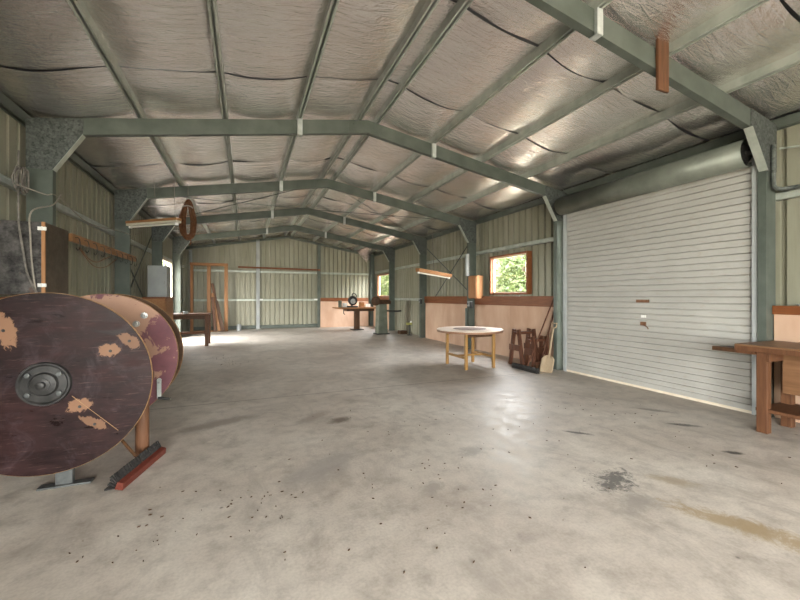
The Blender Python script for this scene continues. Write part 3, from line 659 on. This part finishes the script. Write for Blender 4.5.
rod([(-2.2, 5.1, 2.57), (-2.05, 5.3, 2.53), (-2.03, 5.57, 2.57), (-2.05, 6.5, 2.44), (-2.03, 7.6, 2.52), (-1.95, 8.57, 2.60), (-1.7, 8.6, 2.85), (-1.35, 8.3, 2.92)], .006, 'wire_pale', 'cable', 'thin pale cable slung along the wall to the timber light', 'cable', 6)

# ------------------------------------------------------------------ hook rail
hr = thing('hook_rail', 'long orange timber hook rail with dark hooks across the wall columns', 'hook rail', (-2.02, 7.37, 2.15))
MB().box(-2.062, -2.02, 5.92, 8.87, 2.10, 2.20).build('rail', 'pine_h', hr, bevel=.004)
for i in range(10):
    y = 6.0 + i * .30
    MB().tube([(-2.02, y, 2.16), (-1.985, y, 2.155), (-1.97, y, 2.10), (-1.975, y + .01, 2.03), (-2.0, y + .02, 2.00), (-2.015, y + .02, 2.03)], .005, 6, 4).build('hook', 'dark_metal', hr, smooth=True)
m = MB()
m.tube([(-1.98, 6.02, 2.04), (-1.975, 6.3, 1.92), (-1.98, 6.62, 1.90), (-1.98, 6.95, 1.98), (-1.98, 7.22, 2.04)], .007, 6, 6); m.tube([(-1.99, 6.02, 2.03), (-1.985, 6.5, 1.84), (-1.985, 7.0, 1.86), (-1.985, 7.52, 2.03)], .006, 6, 6)
tag(m.build('wire', 'rust', smooth=True), 'slack rusty wire looped between the hooks of the hook rail', 'wire')

# ------------------------------------------------------------------ hanging lights and cord coil
def light(name, p0, p1, label, hangs, cat='hanging light', tray='cream'):
    p0, p1 = Vector(p0), Vector(p1); t = thing(name, label, cat, (p0 + p1) / 2); dn = Vector((0, 0, -1))
    MB().beam(p0, p1, .13, .045).build('timber_backing', 'pine_h', t, bevel=.004)
    MB().beam(p0 + dn * .043, p1 + dn * .043, .11, .04, w1=.11).build('reflector', tray, t, bevel=.004)
    q0, q1 = p0.lerp(p1, .04) + dn * .082, p0.lerp(p1, .96) + dn * .082
    MB().cyl(q0, q1, .016, n=12).build('tube', 'tube', t, smooth=True)
    for q in (q0, q1): MB().beam(q + Vector((0, 0, .022)), q - Vector((0, 0, .02)), .03, .05).build('tube_holder', 'white', t)
    for k, top in hangs: MB().tube([p0.lerp(p1, k) + Vector((0, 0, .02)), top], .006).build('hanger', 'wire', t)
    return t
light('batten_light', (-2.02, 8.35, 2.775), (-1.12, 7.75, 2.80), 'timber backed fluorescent batten hung level beside the brown cord coil', [(.55, (-1.55, 8.0, zr(-1.55) + .0)), (.93, (-1.21, 7.8, zr(-1.21) + .01))])
light('batten_light', (3.85, 8.28, 2.08), (5.02, 8.72, 1.98), 'timber backed fluorescent batten hung tilted by the crossed wall braces', [(.48, (4.42, 8.62, zr(4.42) - .2))], tray='pine_h')
m = MB(); rc = random.Random(9); cx, cy, cz = -1.07, 8.5, 2.95
for k in range(20):
    ox, oy = rc.uniform(-.035, .035), rc.uniform(-.05, .05); rx, rz = rc.uniform(.06, .15), rc.uniform(.29, .40); ph = rc.uniform(-.1, .1)
    pts = []
    for i in range(12):
        a_ = 2 * math.pi * i / 12; ca = math.cos(a_); pts.append((cx + ox * .5 + rx * math.copysign(abs(ca) ** .55, ca) * (1 - .45 * max(0, math.sin(a_))), cy + oy + .03 * math.sin(2 * a_ + k), cz - .02 + rz * math.sin(a_) - (.0)))
    m.tube(pts, .0095, 6, 3, True)
m.tube([(cx + .03, cy, cz - .36), (cx + .05, cy, cz - .46), (cx + .02, cy, cz - .52)], .012, 6, 4)
co = thing('cord_coil', 'brown cord coil hanging from the rafter beside the timber light', 'cord coil', (cx, cy, cz)); m.build('coil', 'rope', co, smooth=True)
MB().tube([(cx, cy, cz + .36), (cx - .005, cy + .02, zr(cx) + .01)], .006).build('hanger', 'wire', co)
MB().tube([(cx - .09, cy - .06, cz + .22), (cx, cy - .075, cz + .25), (cx + .09, cy - .06, cz + .22), (cx, cy + .075, cz + .24)], .014, 6, 4, True).build('binding', 'wire_pale', co, smooth=True)

# ------------------------------------------------------------------ cupboards against the far wall, table, timber frame, planks
cp = thing('plywood_cupboard', 'plain plywood cupboard with dark top below the grey metal cabinet', 'cupboard', (-2.0, 10.9, 0))
MB().box(-2.24, -1.80, 10.45, 11.50, 0, 1.36).build('body', 'pine_h', cp, bevel=.004)
MB().box(-2.26, -1.77, 10.42, 11.52, 1.36, 1.40).build('top', 'trim', cp, bevel=.004)
MB().box(-1.80, -1.785, 10.52, 11.44, .08, 1.30).build('door', 'pine_h', cp, bevel=.003)
gc = thing('grey_cabinet', 'pale grey steel cabinet standing on the plywood cupboard', 'cabinet', (-2.0, 11.0, 1.40))
MB().box(-2.22, -1.81, 10.75, 11.25, 1.40, 2.17).build('body', 'light_grey', gc, bevel=.006)
MB().box(-2.20, -1.83, 10.735, 10.75, 1.43, 2.14).build('door', 'light_grey', gc, bevel=.004)
MB().box(-1.87, -1.85, 10.715, 10.735, 1.72, 1.82).build('handle', 'steel', gc, bevel=.003)
tb = thing('timber_bench', 'narrow brown timber bench below the window by the far pipe', 'bench', (-1.6, 12.3, 0))
MB().box(-2.22, -.96, 11.95, 12.75, .875, .925).build('top', 'bench_wood', tb, bevel=.005)
for x in (-2.15, -1.045):
    for y in (12.0, 12.66): MB().box(x - .045, x + .045, y - .045, y + .045, 0, .875).build('leg', 'bench_wood', tb, bevel=.004)
MB().box(-2.12, -1.08, 12.60, 12.64, .30, .37).build('rail', 'bench_wood', tb, bevel=.003)
MB().box(-2.12, -1.08, 12.0, 12.03, .77, .87).build('apron', 'dark_wood', tb, bevel=.003)
m = MB(); m.lathe([(.06, 0), (.06, .06), (.045, .075)], (-1.6, 12.2, .925), (0, 0, 1), 14); tag(m.build('tin', 'light_grey', smooth=True), 'small pale tin lying on the narrow timber bench', 'tin')
tf = thing('timber_portal', 'tall orange pine doorway frame standing before the back wall', 'door frame', (-1.4, 16.9, 0))
for x, wd in ((-2.0, .10), (-1.39, .13), (-.76, .13)):
    MB().box(x - wd / 2, x + wd / 2, 16.85, 16.98, 0.05, 2.66).build('stud', 'pine', tf, bevel=.005)
MB().box(-2.06, -.69, 16.84, 16.99, 2.66, 2.77).build('head_beam', 'pine_h', tf, bevel=.005)
MB().box(-2.06, -.69, 16.85, 16.98, 0, .05).build('sole_plate', 'pine_h', tf, bevel=.004)
for i, (x0, x1, zt, mt, l) in enumerate(((-.90, -1.27, 1.95, 'bench_wood', 'longest dark plank leaning on the middle stud of the pine frame'), (-1.0, -1.255, 1.55, 'pine', 'pale plank leaning inside the pine frame, shorter and upright'),
                                      (-.83, -1.10, 1.25, 'dark_wood', 'short dark plank at the outer side of the leaning planks'), (-1.13, -1.24, 1.4, 'bench_wood', 'steepest brown plank beside the middle stud of the pine frame'))):
    y = 16.68 - .055 * i
    m = MB(); m.beam((x0, y - .02, .04), (x1, 16.80 - .055 * i, zt), .10, .035, up=(0, 1, 0)); tag(m.build('plank', mt, bevel=.003), l, 'plank', 'planks leaning in the pine frame')
m = MB(); m.lathe([(.09, 0), (.09, .22), (.05, .26)], (-.28, 17.1, 0), (0, 0, 1), 16); tag(m.build('pail', 'light_grey', smooth=True), 'small pale pail on the floor by the timber frame', 'pail')

# ------------------------------------------------------------------ saw bench and machines at the far end
sb = thing('saw_bench', 'wooden saw bench with one dark pedestal in the back corner', 'bench', (4.35, 15.6, 0))
MB().prism([(3.42, .93), (3.6, .90), (5.18, .90), (5.18, .965), (3.42, .965)], 'y', 15.25, 16.0).build('top', 'pine_h', sb, bevel=.004)
MB().box(3.9, 5.1, 15.35, 15.9, .80, .90).build('under_frame', 'dark_wood', sb, bevel=.004)
MB().box(4.30, 4.50, 15.5, 15.75, .03, .80).build('pedestal', 'dark_wood', sb, bevel=.006)
MB().box(4.15, 4.65, 15.4, 15.85, 0, .03).build('foot', 'dark_metal', sb)
MB().tube([(3.75, 15.3, .90), (3.75, 15.3, .72), (3.80, 15.3, .68)], .02, 8, 3).build('bracket', 'dark_metal', sb)
ds = thing('drop_saw', 'dark drop saw with round guard standing on the saw bench', 'saw', (4.2, 15.6, .965))
MB().lathe([(.24, 0), (.24, .05), (.20, .06)], (4.2, 15.6, .965), (0, 0, 1), 28).build('base', 'dark_metal', ds, smooth=True)
MB().lathe([(.20, 0), (.20, .05), (.12, .07)], (4.18, 15.50, 1.25), (0, -1, 0), 32).build('blade_guard', 'dark_metal', ds, smooth=True)
MB().lathe([(.11, 0), (.11, .004)], (4.18, 15.424, 1.22), (0, -1, 0), 28).build('blade', 'steel', ds)
MB().lathe([(.09, 0), (.09, .22), (.06, .26)], (4.20, 15.50, 1.27), (0, 1, 0), 20).build('motor', 'black', ds, smooth=True)
MB().tube([(4.16, 15.48, 1.42), (4.16, 15.45, 1.52), (4.22, 15.45, 1.56), (4.32, 15.45, 1.50), (4.34, 15.47, 1.38)], .02, 8, 5).build('handle', 'black', ds, smooth=True)
MB().beam((4.20, 15.72, .99), (4.20, 15.66, 1.25), .08, .05, up=(0, 1, 0)).build('arm', 'dark_metal', ds)
def box_thing(name, a, mat, label, cat, group=None): 
    m = MB(); m.box(*a); return tag(m.build(name, mat, bevel=.006), label, cat, group)
box_thing('box', (3.62, 3.74, 15.6, 15.75, .965, 1.25), 'green_metal', 'small upright grey box at the tip of the saw bench', 'box')
box_thing('box', (3.80, 3.98, 15.65, 15.8, .965, 1.14), 'white', 'small white box between the upright grey box and the drop saw', 'box')
box_thing('box', (4.55, 4.75, 15.65, 15.82, .965, 1.18), 'pine_h', 'small timber block box beside the drop saw motor', 'box')
box_thing('box', (4.80, 5.02, 15.65, 15.8, .965, 1.10), 'white', 'small white box at the machine end of the saw bench', 'box')
lt = thing('lathe', 'grey green pedestal machine with brown round faceplate near the far window', 'machine', (4.74, 13.4, 0))
MB().prism([(4.56, .03), (4.94, .03), (4.90, 1.13), (4.60, 1.13)], 'y', 13.25, 13.65).build('pedestal', 'green_metal', lt, bevel=.015)
MB().box(4.50, 5.0, 13.2, 13.7, 0, .03).build('foot', 'dark_metal', lt, bevel=.005)
MB().prism([(4.50, 1.13), (5.08, 1.13), (5.10, 1.24), (4.98, 1.30), (4.50, 1.30)], 'y', 13.3, 13.6).build('headstock', 'barrel', lt, bevel=.015)
MB().lathe([(.17, 0), (.17, .06), (.12, .08)], (4.46, 13.24, 1.25), (-.35, -1, 0), 32).build('faceplate', 'barrel', lt, smooth=True)
MB().lathe([(.05, 0), (.05, .14)], (4.46, 13.24, 1.25), (.35, 1, 0), 16).build('spindle', 'dark_metal', lt)
MB().tube([(4.90, 13.3, .88), (5.35, 13.3, .86), (5.50, 13.3, .87)], .03, 10).build('lever', 'black', lt, smooth=True)
MB().lathe([(.05, 0), (.055, .03), (.03, .06)], (5.04, 13.4, 1.24), (0, 0, 1), 14).build('knob', 'black', lt, smooth=True)
fs = thing('floor_stand', 'small stand with yellow green top and white knob by the far cladding', 'stand', (5.55, 12.6, 0))
MB().lathe([(.10, 0), (.10, .015), (.015, .02), (.013, .38)], (5.55, 12.6, 0), (0, 0, 1), 14).build('post', 'dark_metal', fs, smooth=True)
MB().box(5.43, 5.62, 12.53, 12.67, .38, .46).build('head', 'yellow_green', fs, bevel=.01)
MB().lathe([(.025, 0), (.035, .03), (.02, .06)], (5.60, 12.6, .46), (0, 0, 1), 14).build('knob', 'white', fs, smooth=True)
box_thing('toolbox', (5.35, 5.62, 13.0, 13.28, 0, .13), 'barrel', 'low dark toolbox on the floor by the yellow topped stand', 'toolbox')

# ------------------------------------------------------------------ wall box, outlets
wb = thing('wall_box', 'upright orange timber box fixed to the column above the outlet', 'box', (5.6, 8.4, 1.36))
MB().box(5.50, 5.70, 8.20, 8.585, 1.36, 1.96).build('body', 'pine', wb, bevel=.012)
MB().box(5.485, 5.50, 8.22, 8.57, 1.39, 1.93).build('door', 'pine', wb, bevel=.006)
def outlet(x, y, z, label, two=True):
    o = thing('power_outlet', label, 'power outlet', (x, y, z), 'power outlets')
    MB().box(x - .05, x, y - .09, y + .09, z - .07, z + .07).build('box', 'light_grey', o, bevel=.008)
    for dy in (-.045, .045): MB().box(x - .056, x - .05, y + dy - .02, y + dy + .02, z - .03, z + .03).build('socket', 'black', o)
    MB().box(x - .10, x - .05, y - .20, y - .10, z - .11, z + .05).build('plug', 'black', o, bevel=.006)
outlet(5.512, 8.50, 1.22, 'grey power outlet with black plug under the orange timber box')
outlet(5.512, 11.55, 1.28, 'grey power outlet with black plug at the far end of the brown rail')

# ------------------------------------------------------------------ round table
cx, cy = 4.21, 6.53
rt = thing('round_table', 'round pale table with dark centre and yellow timber legs', 'table', (cx, cy, 0))
MB().lathe([(.655, 0), (.665, .006), (.665, .018)], (cx, cy, .735), (0, 0, 1), 72).build('top', 'table_top', rt, bevel=.002)
MB().lathe([(.645, 0), (.66, .004), (.66, .04)], (cx, cy, .695), (0, 0, 1), 72).build('edge_band', 'table_edge', rt)
MB().lathe([(.33, 0), (.33, .005)], (cx, cy, .7535), (0, 0, 1), 56).build('centre_disc', 'inset', rt)
for x in (3.90, 4.53):
    for y in (6.17, 6.90): MB().box(x - .026, x + .026, y - .026, y + .026, 0, .695).build('leg', 'leg_yellow', rt, bevel=.004)
for x in (3.90, 4.53): MB().box(x - .018, x + .018, 6.205, 6.865, .20, .245).build('stretcher', 'leg_yellow', rt, bevel=.003)
MB().box(3.918, 4.512, 6.51, 6.55, .205, .24).build('stretcher', 'leg_yellow', rt, bevel=.003)
for y in (6.17, 6.90): MB().box(3.935, 4.495, y - .012, y + .012, .62, .695).build('apron', 'dark_wood', rt)

# ------------------------------------------------------------------ sawhorses, brooms, shovel
def sawhorse(c, L, H, splay, label):
    t = thing('sawhorse', label, 'sawhorse', (c[0], c[1], 0), 'sawhorses by the roller door')
    MB().box(c[0] - L / 2, c[0] + L / 2, c[1] - .06, c[1] + .06, H - .10, H - .05).build('beam', 'horse', t, bevel=.004)
    for sx in (-1, 1):
        x = c[0] + sx * (L / 2 - .06)
        for sy in (-1, 1): MB().beam((x, c[1] + sy * splay, .0), (x, c[1] + sy * .065, H), .085, .04, up=(1, 0, 0)).build('leg', 'horse', t, bevel=.003)
        f = .42; yy = splay + (.05 - splay) * f
        MB().box(x - .055, x - .03, c[1] - yy - .03, c[1] + yy + .03, H * f, H * f + .12).build('brace', 'horse', t, bevel=.003)
sawhorse((5.30, 6.19), .50, .74, .19, 'dark red timber sawhorse under the wall sheet, farther from the door')
sawhorse((5.36, 5.87), .46, .62, .10, 'narrow dark red timber sawhorse beside the brooms')
pb = thing('push_broom', 'push broom with wide black head and long brown handle against the wall', 'broom', (4.92, 5.7, 0))
MB().box(4.89, 4.95, 5.36, 6.06, .05, .095).build('head', 'black', pb, bevel=.006)
MB().prism([(4.885, 0), (4.955, 0), (4.945, .05), (4.895, .05)], 'y', 5.37, 6.05).build('bristles', 'bristle', pb)
MB().cyl((4.92, 5.66, .07), (5.655, 5.71, 1.42), .014, n=12).build('handle', 'horse', pb, smooth=True)
rk = thing('broom', 'second brown broom standing between sawhorse and pale shovel', 'broom', (5.25, 5.72, 0))
MB().box(5.14, 5.42, 5.66, 5.71, .10, .15).build('head', 'horse', rk, bevel=.005)
MB().prism([(5.13, 0), (5.43, 0), (5.41, .10), (5.15, .10)], 'y', 5.655, 5.715).build('bristles', 'dark_wood', rk)
MB().cyl((5.28, 5.685, .13), (5.675, 5.70, 1.26), .016, n=12).build('handle', 'horse', rk, smooth=True)
sh = thing('shovel', 'pale worn shovel standing against the steel door column', 'shovel', (5.17, 5.45, 0))
m = MB(); n = 8; ga = []; 
base, top = Vector((5.13, 5.40, .005)), Vector((5.475, 5.55, .90)); ax = (top - base).normalized(); sd = Vector((.35, -.93, 0)).normalized(); sd = (sd - ax * sd.dot(ax)).normalized(); fn = ax.cross(sd)
rows = []
for (t_, wd) in ((0, .11), (.03, .125), (.25, .125), (.30, .09), (.33, .03)):
    rows.append([m.bm.verts.new(base + ax * t_ + sd * (wd * (i / 4 - 1)) + fn * (.02 * (1 - (i / 4 - 1) ** 2))) for i in range(9)])
for A, B in zip(rows, rows[1:]):
    for i in range(8): m.bm.faces.new((A[i], A[i + 1], B[i + 1], B[i]))
m.build('blade', 'shovel', sh, solid=.006, smooth=True)
MB().cyl(base + ax * .28 + fn * .018, base + ax * .86 + fn * .018, .017, n=12).build('shaft', 'shovel', sh, smooth=True)
p = base + ax * .86 + fn * .018
MB().tube([p, p + sd * .05 + ax * .04, p + sd * .055 + ax * .11, p - sd * .055 + ax * .11, p - sd * .05 + ax * .04, p], .012, 8).build('grip', 'shovel', sh, smooth=True)

# ------------------------------------------------------------------ workbench by the roller door
wk = thing('workbench', 'heavy brown timber workbench beside the roller door', 'workbench', (5.2, 1.3, 0))
MB().box(4.86, 5.64, 0.2, 2.37, .845, .90).build('top', 'bench_top', wk, bevel=.006)
MB().box(4.84, 4.86, 0.2, 2.36, .835, .885).build('edge_board', 'bench_wood', wk, bevel=.003)
for x in (4.95, 5.42):
    for y in (2.16, 0.36): MB().box(x - .042, x + .042, y - .045, y + .045, 0, .845).build('leg', 'bench_wood', wk, bevel=.005)
MB().box(4.93, 5.48, 0.3, 2.22, .215, .25).build('shelf', 'bench_wood', wk, bevel=.004)
MB().box(5.16, 5.20, 0.42, 2.10, .40, .845).build('back_panel', 'bench_top', wk, bevel=.004)
MB().box(4.90, 5.50, 2.09, 2.115, .74, .845).build('apron', 'bench_wood', wk, bevel=.003)
MB().prism([(4.90, 2.36), (4.90, 2.60), (5.10, 2.52), (5.16, 2.36)], 'z', .80, .845).build('end_leaf', 'dark_wood', wk, bevel=.003)
MB().box(4.89, 5.2, 2.21, 2.37, .80, .845).build('leaf_bearer', 'bench_wood', wk)
m = MB(); m.lathe([(.055, 0), (.07, .012), (.068, .022), (.05, .014)], (5.68, 2.12, 1.30), (0, 0, 1), 20); tag(m.build('metal_dish', 'bright_zinc', smooth=True), 'shiny round metal dish on the brown rail above the workbench', 'dish')

# ------------------------------------------------------------------ floor litter: tiny leaves and shavings
m = MB(); rd = random.Random(21)
spots = [(.1, 2.75, .28, 26), (-.55, 2.7, .35, 26), (1.3, 3.3, 1.2, 40), (3.4, 2.6, 1.2, 40), (-.6, 9.5, .4, 22), (-.35, 8.6, .3, 16), (1.2, 2.0, .9, 34), (4.3, 3.6, .8, 14)]
for (x, y, s, n) in spots:
    for i in range(n):
        px_, py = rd.gauss(x, s * .6), rd.gauss(y, s * .6); l = rd.uniform(.003, .011); a_ = rd.uniform(0, 6.28); wdt = l * rd.uniform(.2, .5)
        c = Vector((math.cos(a_), math.sin(a_), 0)) * l; q = Vector((-math.sin(a_), math.cos(a_), 0)) * wdt; o = Vector((px_, py, .001))
        pts = [o - c, o + q, o + c, o - q]
        lo = [m.bm.verts.new(p_) for p_ in pts]; hi = [m.bm.verts.new(p_ + Vector((0, 0, rd.uniform(.003, .006)))) for p_ in pts]
        m.bridge(lo, hi); m.bm.faces.new(hi); m.bm.faces.new(lo[::-1])
tag(m.build('leaf_litter', 'dark_wood'), 'dry leaf crumbs and shavings scattered over the concrete floor', 'litter', kind='stuff')

# ------------------------------------------------------------------ bushes outside the windows
def bush_mesh(seed, n=5200):
    rr = random.Random(seed); m = MB()
    blobs = [(rr.uniform(-.9, .9), rr.uniform(-.9, .9), rr.uniform(.9, 3.6), rr.uniform(.6, 1.1)) for _ in range(11)]
    for i in range(n):
        bx, by, bz, br = rr.choice(blobs); v = Vector((rr.gauss(0, 1), rr.gauss(0, 1), rr.gauss(0, 1))).normalized() * br * rr.uniform(.6, 1.0)
        c = Vector((bx, by, bz)) + v; c.z = max(c.z, .05); a_ = Vector((rr.gauss(0, 1), rr.gauss(0, 1), rr.gauss(0, .6))).normalized(); b_ = a_.orthogonal().normalized(); l = rr.uniform(.07, .14)
        m.quad([c - a_ * l, c + b_ * l * .45, c + a_ * l, c - b_ * l * .45])
    return m
def trunk():
    m = MB(); m.tube([(0, 0, -.16), (.05, .02, .8), (.1, -.05, 1.8), (.3, .1, 3.0)], .09, 8, 3); m.tube([(.05, .02, .8), (-.3, .2, 1.8), (-.5, .3, 2.8)], .05, 8, 3); return m
bl = ['pale leafy bush outside, filling the middle of the square window', 'green leafy bush outside, nearest the roller door', 'leafy bush outside, at the far side of the square window', 'leafy bush beyond the far small window', 'leafy bush outside farther behind the far small window',
      'leafy bush outside the window of the opposite wall', 'tall leafy bush farther out behind the square window']
bp = [(10.4, 15.6, 1.0), (9.8, 11.2, 1.0), (10.4, 20.2, 1.0), (7.9, 23.0, 1.0), (10.4, 27.5, 1.2), (-3.9, 20.3, 1.0), (16.5, 21.5, 1.6)]
protos = []
for i, (x, y, s) in enumerate(bp):
    if i < 2:
        o = thing('bush', bl[i], 'bush', (0, 0, 0), 'bushes outside'); bush_mesh(40 + i).build('foliage', 'leaf' if i else 'leaf2', o); trunk().build('trunk', 'bark', o, smooth=True); protos.append(o)
    else: o = copy_tree(protos[i % 2])
    o.location = (x, y, -.16); o.rotation_euler.z = i * 1.3; o.scale = (s,) * 3; o['label'] = bl[i]

# ------------------------------------------------------------------ daylight, camera
wd = bpy.data.worlds.new('overcast'); scene.world = wd; wd.use_nodes = True; t = wd.node_tree
bg = t.nodes['Background']
tc = t.nodes.new('ShaderNodeTexCoord'); sx = t.nodes.new('ShaderNodeSeparateXYZ'); link(t, tc.outputs['Generated'], sx.inputs[0])
col = ramp(t, sx.outputs['Z'], [(0.0, (0.80, 0.84, 0.80)), (0.25, (1.0, 0.99, 0.96)), (1.0, (0.85, 0.92, 1.0))])
link(t, col, bg.inputs['Color']); bg.inputs['Strength'].default_value = 6.0
def portal(loc, rot, sx_, sy_):
    l = bpy.data.lights.new('daylight_portal', 'AREA'); l.shape = 'RECTANGLE'; l.size = sx_; l.size_y = sy_; l.cycles.is_portal = True
    o = bpy.data.objects.new('daylight_portal', l); COL.objects.link(o); o.location = loc; o.rotation_euler = rot
portal((0, YF - .05, 1.55), (R(90), 0, 0), 3.8, 3.3)
portal((SL - .08, -4.5, 1.5), (0, R(-90), 0), 3.2, 4.6)
portal((SR + .08, -5.2, 1.5), (0, R(90), 0), 3.2, 4.0)
portal((SR + .06, 7.27, 1.94), (0, R(90), 0), .9, 1.3)
portal((SR + .06, 15.9, 1.92), (0, R(90), 0), .95, 1.7)
portal((SL - .06, 13.52, 1.25), (0, R(-90), 0), 2.5, 1.65)
cam = bpy.data.cameras.new('camera'); co = bpy.data.objects.new('camera', cam); COL.objects.link(co)
co.location = (0, 0, 1.4); co.rotation_euler = (R(90), 0, -R(22.3)); cam.sensor_width = 36; cam.lens = 375 / 800 * 36; cam.shift_y = -3 / 800; cam.clip_start = .01; cam.clip_end = 200
scene.camera = co
scene.view_settings.view_transform = 'Standard'; scene.view_settings.look = 'None'; scene.view_settings.gamma = 1.0; scene.view_settings.use_curve_mapping = False
scene.view_settings.exposure = 3.15
cy_ = scene.cycles; cy_.use_denoising = True; cy_.max_bounces = 10; cy_.diffuse_bounces = 7; cy_.glossy_bounces = 5; cy_.transparent_max_bounces = 12; cy_.caustics_reflective = False; cy_.caustics_refractive = False; cy_.sample_clamp_indirect = 8
